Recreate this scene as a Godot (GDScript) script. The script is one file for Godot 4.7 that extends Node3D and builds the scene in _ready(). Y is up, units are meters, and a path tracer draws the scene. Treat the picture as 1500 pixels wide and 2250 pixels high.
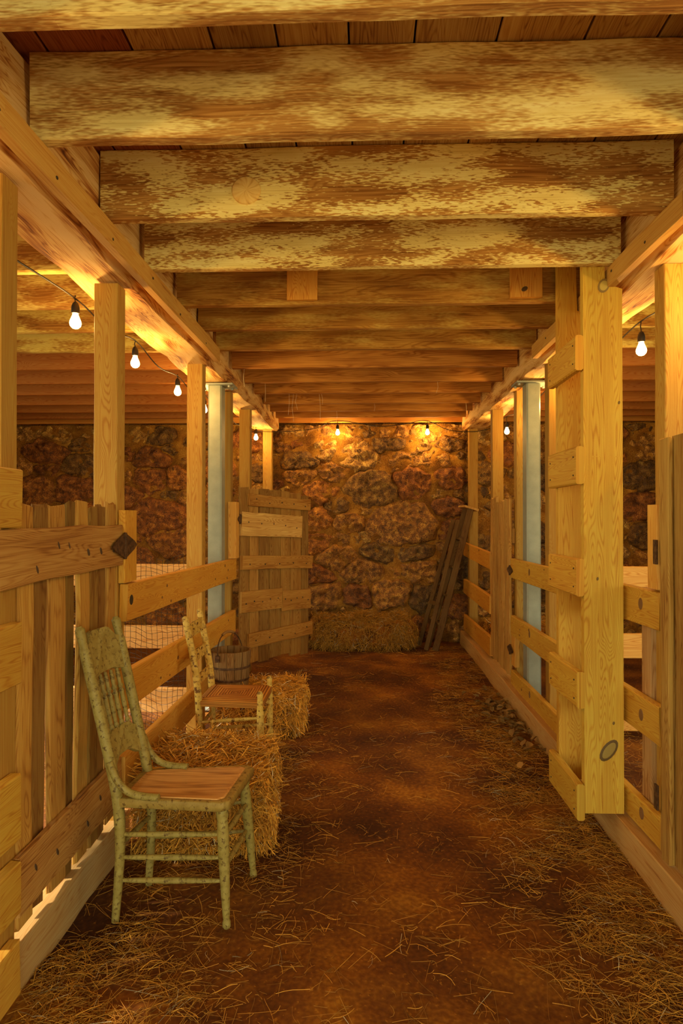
extends Node3D
# Aisle in the cellar of a timber barn. x right, y up, the aisle runs along -z; metres.

var rng := RandomNumberGenerator.new()
var fnl := FastNoiseLite.new()
var M := {}
var used := {}

# ------------------------------------------------------------------ naming and tagging
func numbered(called: String) -> String:
	var n: int = used.get(called, 0)
	used[called] = n + 1
	return called if n == 0 else "%s_%03d" % [called, n]

func thing(called: String, label: String, category: String, at := Vector3.ZERO, group := "") -> Node3D:
	var o := Node3D.new()
	o.name = numbered(called)
	add_child(o)
	o.position = at
	o.set_meta("label", label)
	o.set_meta("category", category)
	if group: o.set_meta("group", group)
	return o

func tag(o: Node, label: String, category: String, group := "") -> void:
	o.set_meta("label", label)
	o.set_meta("category", category)
	if group: o.set_meta("group", group)

func structure(called: String, at := Vector3.ZERO) -> Node3D:
	var o := Node3D.new()
	o.name = called
	add_child(o)
	o.position = at
	o.set_meta("kind", "structure")
	return o

func put(m: Mesh, called: String, parent: Node3D, mat: Material, at: Transform3D) -> MeshInstance3D:
	var o := MeshInstance3D.new()
	o.mesh = m
	o.material_override = mat
	o.name = numbered(called) if parent == self else called
	parent.add_child(o, true)
	o.global_transform = at
	return o

# ------------------------------------------------------------------ mesh helpers
class Soup:
	var v := PackedVector3Array()
	var n := PackedVector3Array()
	var u := PackedVector2Array()
	var c := PackedColorArray()
	var tint := Color.WHITE
	# corners counter-clockwise seen from outside
	func tri(a: Vector3, b: Vector3, d: Vector3, ua: Vector2, ub: Vector2, ud: Vector2) -> void:
		var nn := (b - a).cross(d - a).normalized()
		v.append_array([a, d, b])
		n.append_array([nn, nn, nn])
		u.append_array([ua, ud, ub])
		c.append_array([tint, tint, tint])
	func quad(a: Vector3, b: Vector3, d: Vector3, e: Vector3, ua: Vector2, ub: Vector2, ud: Vector2, ue: Vector2) -> void:
		tri(a, b, d, ua, ub, ud)
		tri(a, d, e, ua, ud, ue)
	func mesh() -> ArrayMesh:
		var arr := []
		arr.resize(Mesh.ARRAY_MAX)
		arr[Mesh.ARRAY_VERTEX] = v
		arr[Mesh.ARRAY_NORMAL] = n
		arr[Mesh.ARRAY_TEX_UV] = u
		arr[Mesh.ARRAY_COLOR] = c
		var m := ArrayMesh.new()
		m.add_surface_from_arrays(Mesh.PRIMITIVE_TRIANGLES, arr)
		return m

func smooth_mesh(p: PackedVector3Array, idx: PackedInt32Array, uv: PackedVector2Array, cols: PackedColorArray) -> ArrayMesh:
	var nor := PackedVector3Array()
	nor.resize(p.size())
	var rev := PackedInt32Array()
	rev.resize(idx.size())
	for k in range(0, idx.size(), 3):
		var a := idx[k]
		var b := idx[k + 1]
		var d := idx[k + 2]
		var nn := (p[b] - p[a]).cross(p[d] - p[a])
		nor[a] += nn
		nor[b] += nn
		nor[d] += nn
		rev[k] = a
		rev[k + 1] = d
		rev[k + 2] = b
	for k in nor.size():
		nor[k] = nor[k].normalized() if nor[k].length() > 0.0 else Vector3.UP
	var arr := []
	arr.resize(Mesh.ARRAY_MAX)
	arr[Mesh.ARRAY_VERTEX] = p
	arr[Mesh.ARRAY_NORMAL] = nor
	arr[Mesh.ARRAY_TEX_UV] = uv
	arr[Mesh.ARRAY_COLOR] = cols
	arr[Mesh.ARRAY_INDEX] = rev
	var m := ArrayMesh.new()
	m.add_surface_from_arrays(Mesh.PRIMITIVE_TRIANGLES, arr)
	return m

# rows of equally many points; each row is one ring when closed
func skin(rows: Array, closed: bool, tint := Color.WHITE, caps := false, uvs := 1.0) -> ArrayMesh:
	var p := PackedVector3Array()
	var idx := PackedInt32Array()
	var uv := PackedVector2Array()
	var nc: int = rows[0].size()
	var along := 0.0
	for r in rows.size():
		if r > 0: along += (rows[r][0] as Vector3).distance_to(rows[r - 1][0])
		for k in nc:
			p.append(rows[r][k])
			uv.append(Vector2(along * uvs, float(k) / nc * 0.2))
	for r in rows.size() - 1:
		for k in (nc if closed else nc - 1):
			var k2 := (k + 1) % nc
			var a := r * nc + k
			var b := r * nc + k2
			var d := (r + 1) * nc + k2
			var e := (r + 1) * nc + k
			idx.append_array([a, b, d, a, d, e])
	if caps:
		for side in 2:
			var r: int = 0 if side == 0 else rows.size() - 1
			var mid := Vector3.ZERO
			for q in rows[r]: mid += q
			mid /= nc
			var base := p.size()
			p.append(mid)
			uv.append(Vector2(along * uvs * side, 0.1))
			for k in nc:
				p.append(rows[r][k])
				uv.append(Vector2(along * uvs * side + 0.01, float(k) / nc * 0.2))
			for k in nc:
				var k2 := (k + 1) % nc
				if side == 0: idx.append_array([base, base + 1 + k2, base + 1 + k])
				else: idx.append_array([base, base + 1 + k, base + 1 + k2])
	var cols := PackedColorArray()
	cols.resize(p.size())
	cols.fill(tint)
	return smooth_mesh(p, idx, uv, cols)

# turned piece: profile of (radius, height) from a to b
func lathe(called: String, parent: Node3D, a: Vector3, b: Vector3, profile: Array, mat: Material, tint := Color.WHITE, sides := 12) -> MeshInstance3D:
	var l := a.distance_to(b)
	var rows := []
	for q in profile:
		var row := []
		for k in sides:
			var t := TAU * k / sides
			row.append(Vector3(cos(t) * q.x, q.y * l, -sin(t) * q.x))
		rows.append(row)
	return put(skin(rows, true, tint, true), called, parent, mat, Transform3D(aim_y(b - a), a))

func aim_y(d: Vector3) -> Basis:
	var y := d.normalized()
	var x := Vector3.RIGHT if absf(y.x) < 0.9 else Vector3.FORWARD
	var z := x.cross(y).normalized()
	x = y.cross(z).normalized()
	return Basis(x, y, z)

# round bar along a path; r is a number or an array of numbers
func tube(called: String, parent: Node3D, path: Array, r, mat: Material, tint := Color.WHITE, sides := 8, flat := 1.0) -> MeshInstance3D:
	var o: Vector3 = path[0]
	var rows := []
	var side := Vector3.ZERO
	for i in path.size():
		var t: Vector3 = ((path[mini(i + 1, path.size() - 1)] as Vector3) - path[maxi(i - 1, 0)]).normalized()
		if side == Vector3.ZERO:
			side = t.cross(Vector3.UP) if absf(t.y) < 0.95 else t.cross(Vector3.RIGHT)
		side = (side - t * side.dot(t)).normalized()
		var up := side.cross(t)
		var rr: float = r[i] if r is Array else r
		var row := []
		for k in sides:
			var g := TAU * k / sides
			row.append((path[i] as Vector3) - o + side * cos(g) * rr + up * sin(g) * rr * flat)
		rows.append(row)
	return put(skin(rows, true, tint, true), called, parent, mat, Transform3D(Basis(), o))

func smooth_path(pts: Array, per := 6) -> Array:
	var out := []
	for i in pts.size() - 1:
		var p0: Vector3 = pts[maxi(i - 1, 0)]
		var p1: Vector3 = pts[i]
		var p2: Vector3 = pts[i + 1]
		var p3: Vector3 = pts[mini(i + 2, pts.size() - 1)]
		for k in per:
			out.append(p1.cubic_interpolate(p2, p0, p3, float(k) / per))
	out.append(pts[-1])
	return out

# sawn timber from a to b: w across, h along «up»; chamfered edges, optional roughness along its length
func beam_mesh(l: float, w: float, h: float, tint: Color, o := {}) -> ArrayMesh:
	var s := Soup.new()
	s.tint = tint
	var c: float = o.get("c", minf(0.004, minf(w, h) * 0.12))
	var seg: int = o.get("seg", 1)
	var rough: float = o.get("rough", 0.0)
	var fr: float = o.get("freq", 3.0)
	var skew: float = o.get("skew", 0.0)
	var us: float = o.get("us", 0.5)
	var vs: float = o.get("vs", 2.0)
	var uo := rng.randf()
	var vo := rng.randf()
	var seedp := Vector3(rng.randf(), rng.randf(), rng.randf()) * 300.0
	var yy := h * 0.5
	var zz := w * 0.5
	# eight points round the section, counter-clockwise seen from +x
	var sec := [Vector2(yy, -zz + c), Vector2(yy - c, -zz), Vector2(-yy + c, -zz), Vector2(-yy, -zz + c), Vector2(-yy, zz - c), Vector2(-yy + c, zz), Vector2(yy - c, zz), Vector2(yy, zz - c)]
	var per := [0.0]
	for k in 8: per.append(per[k] + (sec[k] as Vector2).distance_to(sec[(k + 1) % 8]))
	var rows := []
	for i in seg + 1:
		var x := -l * 0.5 + l * i / seg
		var row := []
		for k in 8:
			var q: Vector2 = sec[k]
			var p := Vector3(x, q.x, q.y)
			if (i == 0 or i == seg): p.x += rng.randf_range(-1, 1) * skew
			if rough > 0.0:
				var sp := (p + Vector3(0, 0, 0)) * fr * 10.0 + seedp
				p.y += fnl.get_noise_3dv(sp) * rough
				p.z += fnl.get_noise_3dv(sp + Vector3(91, 17, 5)) * rough
			row.append(p)
		rows.append(row)
	for i in seg:
		for k in 8:
			var k2 := (k + 1) % 8
			var u0 := (rows[i][k] as Vector3).x * us + uo
			var u1 := (rows[i + 1][k] as Vector3).x * us + uo
			var v0: float = per[k] * vs + vo
			var v1: float = per[k + 1] * vs + vo
			s.quad(rows[i][k], rows[i + 1][k], rows[i + 1][k2], rows[i][k2], Vector2(u0, v0), Vector2(u1, v0), Vector2(u1, v1), Vector2(u0, v1))
	for e in 2:
		var row: Array = rows[0] if e == 0 else rows[seg]
		for k in range(1, 7):
			var q := [row[0], row[k], row[k + 1]]
			var t := []
			for g in q: t.append(Vector2((g as Vector3).y * 0.1 + uo, (g as Vector3).z * vs + vo))
			if e == 1: s.tri(q[0], q[2], q[1], t[0], t[2], t[1])
			else: s.tri(q[0], q[1], q[2], t[0], t[1], t[2])
	return s.mesh()

func frame(a: Vector3, b: Vector3, up: Vector3) -> Transform3D:
	var x := (b - a).normalized()
	var z := x.cross(up).normalized()
	var y := z.cross(x).normalized()
	return Transform3D(Basis(x, y, z), (a + b) * 0.5)

func beam(called: String, parent: Node3D, a: Vector3, b: Vector3, w: float, h: float, mat: Material, tint: Color, o := {}) -> MeshInstance3D:
	var up: Vector3 = o.get("up", Vector3.UP)
	if absf((b - a).normalized().dot(up)) > 0.99: up = Vector3.RIGHT
	return put(beam_mesh(a.distance_to(b), w, h, tint, o), called, parent, mat, frame(a, b, up))

# post standing upright: x0..x1, d0..d1 (distance into the barn), y0..y1
func upright(called: String, parent: Node3D, x0: float, x1: float, d0: float, d1: float, y0: float, y1: float, mat: Material, tint: Color, o := {}) -> MeshInstance3D:
	var xm := (x0 + x1) * 0.5
	var dm := (d0 + d1) * 0.5
	var oo := o.duplicate()
	oo.up = Vector3.RIGHT
	return beam(called, parent, Vector3(xm, y0, -dm), Vector3(xm, y1, -dm), absf(d1 - d0), absf(x1 - x0), mat, tint, oo)

# flat outline (x, y) pushed out along z by t, edges cut square; local axes given by at
func extrude(called: String, parent: Node3D, outline: PackedVector2Array, t: float, mat: Material, tint: Color, at: Transform3D, along_y := false) -> MeshInstance3D:
	var s := Soup.new()
	s.tint = tint
	var pts := outline.duplicate()
	if Geometry2D.is_polygon_clockwise(pts): pts.reverse()
	var uo := rng.randf()
	var vo := rng.randf()
	var uvof := func(q: Vector2) -> Vector2: return Vector2(q.y * 0.5 + uo, q.x * 2.0 + vo) if along_y else Vector2(q.x * 0.5 + uo, q.y * 2.0 + vo)
	var ix := Geometry2D.triangulate_polygon(pts)
	for k in range(0, ix.size(), 3):
		var q := [pts[ix[k]], pts[ix[k + 1]], pts[ix[k + 2]]]
		if (q[1] - q[0]).cross(q[2] - q[0]) < 0: q = [q[0], q[2], q[1]]
		var f := []
		var bk := []
		for g in q:
			f.append(Vector3(g.x, g.y, t * 0.5))
			bk.append(Vector3(g.x, g.y, -t * 0.5))
		s.tri(f[0], f[1], f[2], uvof.call(q[0]), uvof.call(q[1]), uvof.call(q[2]))
		s.tri(bk[0], bk[2], bk[1], uvof.call(q[0]), uvof.call(q[2]), uvof.call(q[1]))
	for k in pts.size():
		var p: Vector2 = pts[k]
		var q: Vector2 = pts[(k + 1) % pts.size()]
		var up: Vector2 = uvof.call(p)
		var uq: Vector2 = uvof.call(q)
		var e := Vector2(t * 0.5, t * 2.0)
		s.quad(Vector3(p.x, p.y, -t * 0.5), Vector3(q.x, q.y, -t * 0.5), Vector3(q.x, q.y, t * 0.5), Vector3(p.x, p.y, t * 0.5), up, uq, uq + e * Vector2(0, 1), up + e * Vector2(0, 1))
	return put(s.mesh(), called, parent, mat, at)

# a knot in a board: thin oval plug lying in the face at p, facing nrm, its long axis along «along»
func knot(parent: Node3D, p: Vector3, nrm: Vector3, along: Vector3, ra: float, rb: float, tint := Color(0.10, 0.05, 0.015)) -> void:
	var x := along.normalized()
	var z := nrm.normalized()
	var y := z.cross(x).normalized()
	var prof := [[1.0, -0.002], [1.0, 0.0006], [0.8, 0.0022], [0.45, 0.0016], [0.02, 0.0022]]
	var rows := []
	for q in prof:
		var row := []
		for k in 16:
			var g := TAU * k / 16
			row.append(Vector3(cos(g) * ra * q[0], sin(g) * rb * q[0], q[1]))
		rows.append(row)
	var m := skin(rows, true, tint)
	put(m, "knot", parent, M.knot, Transform3D(Basis(x, y, z), p))

# ------------------------------------------------------------------ textures
func noise_bytes(w: int, h: int, freq: float, sd: int, octaves: int, stretch: int) -> PackedByteArray:
	var n := FastNoiseLite.new()
	n.seed = sd
	n.noise_type = FastNoiseLite.TYPE_SIMPLEX_SMOOTH
	n.frequency = freq
	n.fractal_octaves = octaves
	var im := n.get_seamless_image(maxi(4, w / stretch), h)
	if stretch > 1: im.resize(w, h, Image.INTERPOLATE_CUBIC)
	im.convert(Image.FORMAT_L8)
	return im.get_data()

func palette(stops: Array) -> PackedByteArray:
	var out := PackedByteArray()
	out.resize(768)
	for i in 256:
		var t := i / 255.0
		for k in stops.size() - 1:
			if t <= stops[k + 1][0] or k == stops.size() - 2:
				var f: float = clampf((t - stops[k][0]) / (stops[k + 1][0] - stops[k][0]), 0, 1)
				var c: Color = (stops[k][1] as Color).lerp(stops[k + 1][1], f)
				out[i * 3] = int(c.r * 255)
				out[i * 3 + 1] = int(c.g * 255)
				out[i * 3 + 2] = int(c.b * 255)
				break
	return out

func to_texture(w: int, h: int, data: PackedByteArray) -> ImageTexture:
	return ImageTexture.create_from_image(Image.create_from_data(w, h, false, Image.FORMAT_RGB8, data))

# growth rings cut lengthways, fibres and blotches; optional flaking whitewash on top
func wood_texture(sd: int, rings: int, warp: int, ring_amt: int, fibre_amt: int, blotch_amt: int, pal: PackedByteArray, wash := {}) -> ImageTexture:
	var w := 1024
	var h := 512
	var a := noise_bytes(w, h, 0.010, sd, 2, 6)
	var b := noise_bytes(w, h, 0.12, sd + 1, 3, 28)
	var cc := noise_bytes(w, h, 0.008, sd + 2, 4, 3)
	var lut := PackedInt32Array()
	for i in 256:
		var s := 0.5 + 0.5 * sin(i / 256.0 * TAU)
		lut.append(int(pow(s, 2.5) * 255))
	var wm := PackedByteArray()
	var wf := PackedByteArray()
	var wp := PackedByteArray()
	var thr := 0
	var soft := 1
	var flake := 7
	if wash:
		wm = noise_bytes(w, h, 0.007, sd + 3, 5, 2)
		wf = noise_bytes(w, h, 0.13, sd + 4, 4, 3)
		wp = wash.pal
		thr = wash.thr
		soft = wash.get("soft", 24)
		flake = wash.get("flake", 7)
	var out := PackedByteArray()
	out.resize(w * h * 3)
	var i := 0
	for y in h:
		var base := y * rings * 256 / h
		for x in w:
			var g: int = lut[(base + a[i] * warp / 32) & 255]
			var k: int = 40 + (g * ring_amt + (b[i] - 128) * fibre_amt + (cc[i] - 128) * blotch_amt) / 128
			k = clampi(k, 0, 255)
			var j := i * 3
			if wash:
				var q: int = wm[i] + (wf[i] - 128) * flake / 8 + (b[i] - 128) / 4 - thr
				q = clampi(q * 256 / soft, 0, 256)
				var kw := clampi(90 + (b[i] - 128) / 2 + (cc[i] - 128) / 2 + g / 8, 0, 255)
				out[j] = (pal[k * 3] * (256 - q) + wp[kw * 3] * q) >> 8
				out[j + 1] = (pal[k * 3 + 1] * (256 - q) + wp[kw * 3 + 1] * q) >> 8
				out[j + 2] = (pal[k * 3 + 2] * (256 - q) + wp[kw * 3 + 2] * q) >> 8
			else:
				out[j] = pal[k * 3]
				out[j + 1] = pal[k * 3 + 1]
				out[j + 2] = pal[k * 3 + 2]
			i += 1
	return to_texture(w, h, out)

# mottled matter: coarse patches, fine grain and specks of a second colour
func mottle_texture(sd: int, size: int, f1: float, f2: float, fine: int, pal: PackedByteArray, speck := {}) -> ImageTexture:
	var a := noise_bytes(size, size, f1, sd, 5, 1)
	var b := noise_bytes(size, size, f2, sd + 1, 3, 1)
	var sp := PackedByteArray()
	var thr := 999
	var spread := 6
	var sc := Color.BLACK
	if speck:
		sp = noise_bytes(size, size, speck.freq, sd + 2, 4, 1)
		thr = speck.thr
		sc = speck.color
		spread = speck.get("spread", 6)
	var sr := int(sc.r * 255)
	var sg := int(sc.g * 255)
	var sb := int(sc.b * 255)
	var out := PackedByteArray()
	out.resize(size * size * 3)
	for i in size * size:
		var k := clampi(a[i] + (b[i] - 128) * fine / 128, 0, 255)
		var j := i * 3
		var q := 0
		if thr < 999: q = clampi((sp[i] + (b[i] - 128) / 3 - thr) * 256 / spread, 0, 256)
		out[j] = (pal[k * 3] * (256 - q) + sr * q) >> 8
		out[j + 1] = (pal[k * 3 + 1] * (256 - q) + sg * q) >> 8
		out[j + 2] = (pal[k * 3 + 2] * (256 - q) + sb * q) >> 8
	return to_texture(size, size, out)

func mat(tex: Texture2D, rough: float, bump := 0.0, tri := 0.0, color := Color.WHITE) -> StandardMaterial3D:
	var m := StandardMaterial3D.new()
	m.albedo_color = color
	m.albedo_texture = tex
	m.roughness = rough
	m.metallic_specular = 0.35
	m.vertex_color_use_as_albedo = true
	if tri > 0.0:
		m.uv1_triplanar = true
		m.uv1_scale = Vector3.ONE * tri
	if bump > 0.0 and tex:
		m.heightmap_enabled = true
		m.heightmap_texture = tex
		m.heightmap_scale = bump
	return m

func rgb8(r: int, g: int, b: int) -> Color:
	return Color8(r, g, b)

func lin(r: int, g: int, b: int) -> Color:
	return Color8(r, g, b).srgb_to_linear()

func make_materials() -> void:
	var pine := palette([[0.0, rgb8(255, 236, 188)], [0.35, rgb8(244, 210, 148)], [0.7, rgb8(216, 164, 92)], [1.0, rgb8(158, 102, 50)]])
	M.pine = mat(wood_texture(11, 34, 420, 50, 44, 34, pine), 0.62, 0.06)
	var pine_b := palette([[0.0, rgb8(250, 226, 172)], [0.4, rgb8(236, 196, 130)], [1.0, rgb8(150, 92, 44)]])
	M.pine_rough = mat(wood_texture(23, 44, 260, 30, 64, 36, pine_b), 0.75, 0.12)
	var grey := palette([[0.0, rgb8(250, 228, 184)], [0.35, rgb8(228, 194, 142)], [0.65, rgb8(186, 144, 92)], [1.0, rgb8(110, 74, 40)]])
	M.old = mat(wood_texture(37, 36, 360, 40, 70, 60, grey), 0.85, 0.16)
	var hewn := palette([[0.0, rgb8(252, 228, 178)], [0.3, rgb8(236, 198, 130)], [0.6, rgb8(190, 132, 70)], [1.0, rgb8(84, 44, 18)]])
	M.hewn = mat(wood_texture(41, 24, 260, 34, 60, 150, hewn), 0.85, 0.25)
	var dark := palette([[0.0, rgb8(206, 156, 84)], [0.4, rgb8(160, 108, 48)], [0.75, rgb8(122, 76, 28)], [1.0, rgb8(72, 40, 12)]])
	M.joist_old = mat(wood_texture(53, 40, 200, 34, 60, 60, dark), 0.85, 0.15)
	var wash := palette([[0.0, rgb8(252, 240, 176)], [0.5, rgb8(238, 216, 140)], [1.0, rgb8(204, 170, 94)]])
	M.wash_full = mat(wood_texture(61, 40, 240, 30, 70, 70, dark, {"pal": wash, "thr": 70, "soft": 110, "flake": 5}), 0.9, 0.12)
	M.wash_patch = mat(wood_texture(71, 40, 240, 30, 70, 70, dark, {"pal": wash, "thr": 122, "soft": 22}), 0.9, 0.14)
	M.wash_faint = mat(wood_texture(83, 40, 240, 30, 70, 70, dark, {"pal": wash, "thr": 120, "soft": 190, "flake": 4}), 0.9, 0.14)
	var paint := palette([[0.0, rgb8(226, 216, 160)], [0.5, rgb8(206, 194, 132)], [1.0, rgb8(180, 164, 100)]])
	M.paint = mat(mottle_texture(91, 512, 0.012, 0.08, 30, paint, {"freq": 0.022, "thr": 160, "spread": 70, "color": rgb8(100, 70, 32)}), 0.55, 0.03, 3.2)
	M.paint_chipped = mat(mottle_texture(97, 512, 0.012, 0.08, 30, palette([[0.0, rgb8(240, 222, 160)], [1.0, rgb8(206, 178, 96)]]), {"freq": 0.018, "thr": 158, "spread": 40, "color": rgb8(96, 60, 26)}), 0.6, 0.05, 3.2)
	var seat := palette([[0.0, rgb8(226, 170, 92)], [0.5, rgb8(184, 122, 52)], [1.0, rgb8(112, 64, 20)]])
	M.seat = mat(wood_texture(101, 10, 60, 40, 90, 90, seat), 0.42, 0.05)
	M.rush = mat(wood_texture(103, 64, 20, 120, 110, 60, palette([[0.0, rgb8(216, 156, 66)], [0.5, rgb8(176, 112, 38)], [1.0, rgb8(112, 64, 16)]])), 0.85, 0.3)
	M.steel = mat(mottle_texture(107, 256, 0.02, 0.2, 40, palette([[0.0, rgb8(176, 184, 176)], [1.0, rgb8(154, 164, 158)]])), 0.5, 0.0, 1.5)
	M.steel.metallic = 0.25
	M.iron = mat(mottle_texture(109, 256, 0.03, 0.2, 60, palette([[0.0, rgb8(124, 90, 54)], [0.6, rgb8(84, 58, 34)], [1.0, rgb8(48, 32, 20)]])), 0.7, 0.1, 4.0)
	M.iron.metallic = 0.4
	M.wire = mat(null, 0.6)
	M.wire.albedo_color = rgb8(64, 52, 38)
	M.cord = mat(null, 0.6)
	M.cord.albedo_color = rgb8(34, 26, 18)
	M.knot = mat(null, 0.6)
	var soil := palette([[0.0, rgb8(84, 48, 10)], [0.4, rgb8(124, 76, 18)], [0.65, rgb8(150, 98, 30)], [1.0, rgb8(196, 142, 62)]])
	M.soil = mat(mottle_texture(113, 1024, 0.0045, 0.10, 70, soil, {"freq": 0.09, "thr": 206, "color": rgb8(186, 134, 66)}), 0.95, 0.9, 0.34)
	M.soil.uv1_world_triplanar = true
	var stone := palette([[0.0, rgb8(70, 46, 26)], [0.35, rgb8(136, 92, 50)], [0.6, rgb8(182, 132, 76)], [0.85, rgb8(222, 178, 112)], [1.0, rgb8(246, 214, 150)]])
	M.stone = mat(mottle_texture(127, 1024, 0.012, 0.07, 130, stone, {"freq": 0.014, "thr": 168, "spread": 60, "color": rgb8(64, 40, 20)}), 0.75, 1.6, 0.9)
	M.stone.uv1_world_triplanar = true
	M.stone.metallic_specular = 0.5
	var mortar := palette([[0.0, rgb8(120, 80, 38)], [0.5, rgb8(192, 146, 84)], [1.0, rgb8(232, 196, 130)]])
	M.mortar = mat(mottle_texture(131, 1024, 0.006, 0.07, 110, mortar), 0.9, 1.6, 0.7)
	M.mortar.uv1_world_triplanar = true
	var hay := palette([[0.0, rgb8(176, 118, 40)], [0.5, rgb8(128, 76, 22)], [1.0, rgb8(60, 30, 8)]])
	M.bale = mat(wood_texture(137, 60, 60, 100, 120, 80, hay), 0.95, 0.6)
	M.straw = mat(null, 0.8)
	M.straw.albedo_color = Color.WHITE
	M.leaf = mat(null, 0.9)
	M.bulb = StandardMaterial3D.new()
	M.bulb.albedo_color = Color(1, 0.9, 0.7)
	M.bulb.roughness = 0.3
	M.bulb.emission_enabled = true
	M.bulb.emission = Color(1.0, 0.86, 0.56)
	M.bulb.emission_energy_multiplier = 5.0

# ------------------------------------------------------------------ tints (linear, multiply the wood texture)
func pine_tint() -> Color:
	var t := rng.randf_range(0.88, 1.06)
	return Color(0.58 * t, 0.41 * t * rng.randf_range(0.95, 1.04), 0.075 * t)

func old_tint() -> Color:
	var t := rng.randf_range(0.62, 1.15)
	return Color(0.50 * t, 0.34 * t * rng.randf_range(0.93, 1.05), 0.10 * t)

# ------------------------------------------------------------------ world
func _ready() -> void:
	rng.seed = 77
	fnl.seed = 5
	fnl.noise_type = FastNoiseLite.TYPE_SIMPLEX_SMOOTH
	fnl.frequency = 0.1
	fnl.fractal_octaves = 3
	var cam := Camera3D.new()
	cam.name = "camera"
	add_child(cam)
	cam.position = Vector3(0, 1.5, 0)
	cam.rotation_degrees = Vector3(0.52, 2.02, 0)
	cam.fov = 76.77
	cam.near = 0.02
	var sky_m := ProceduralSkyMaterial.new()
	sky_m.sky_top_color = Color(0.80, 0.83, 0.78)
	sky_m.sky_horizon_color = Color(0.93, 0.93, 0.80)
	sky_m.ground_bottom_color = Color(0.64, 0.62, 0.48)
	sky_m.ground_horizon_color = Color(0.74, 0.72, 0.58)
	sky_m.sun_angle_max = 4.0
	var sky := Sky.new()
	sky.sky_material = sky_m
	var env := Environment.new()
	env.background_mode = Environment.BG_SKY
	env.sky = sky
	env.background_energy_multiplier = 7.0
	env.tonemap_mode = Environment.TONE_MAPPER_LINEAR
	env.tonemap_exposure = 1.06
	env.sdfgi_enabled = true
	env.ssao_enabled = true
	env.ssil_enabled = true
	var we := WorldEnvironment.new()
	we.name = "world_environment"
	we.environment = env
	add_child(we)
	# low bright sun from the left side, through the openings of the left wall
	var sun := DirectionalLight3D.new()
	sun.name = "sun"
	add_child(sun)
	sun.look_at_from_position(Vector3.ZERO, Vector3(0.86, -0.54, -0.12))
	sun.light_color = Color(1.0, 0.93, 0.84)
	sun.light_energy = 4.5
	sun.light_angular_distance = 4.0
	sun.shadow_enabled = true
	make_materials()
	build_shell()
	build_stone_wall()
	build_ceiling()
	build_posts()
	build_left_side()
	build_right_side()
	build_lights()
	build_wall_ladder()
	build_pressed_chair()
	build_rush_chair()
	build_bucket()
	build_bales()
	build_stepladder()
	build_litter()
	build_cobwebs()

# ------------------------------------------------------------------ room shell
func boxes_mesh(list: Array, tint: Color) -> ArrayMesh:
	var s := Soup.new()
	s.tint = tint
	for q in list:
		var a: Vector3 = q[0]
		var b: Vector3 = q[1]
		var f := [[0, 1, 2], [0, 2, 1], [1, 2, 0]]
		for ax in 3:
			for side in 2:
				var i: int = (ax + 1) % 3
				var j: int = (ax + 2) % 3
				var p := [Vector3(), Vector3(), Vector3(), Vector3()]
				for k in 4:
					var v := Vector3()
					v[ax] = b[ax] if side else a[ax]
					v[i] = b[i] if (k == 1 or k == 2) else a[i]
					v[j] = b[j] if k >= 2 else a[j]
					p[k] = v
				if side == 0: p.reverse()
				var u := []
				for k in 4: u.append(Vector2((p[k] as Vector3)[i], (p[k] as Vector3)[j]))
				s.quad(p[0], p[1], p[2], p[3], u[0], u[1], u[2], u[3])
	return s.mesh()

const X0 := -4.6
const X1 := 4.1
const ZB := 2.4
const ZW := -7.97

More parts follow.
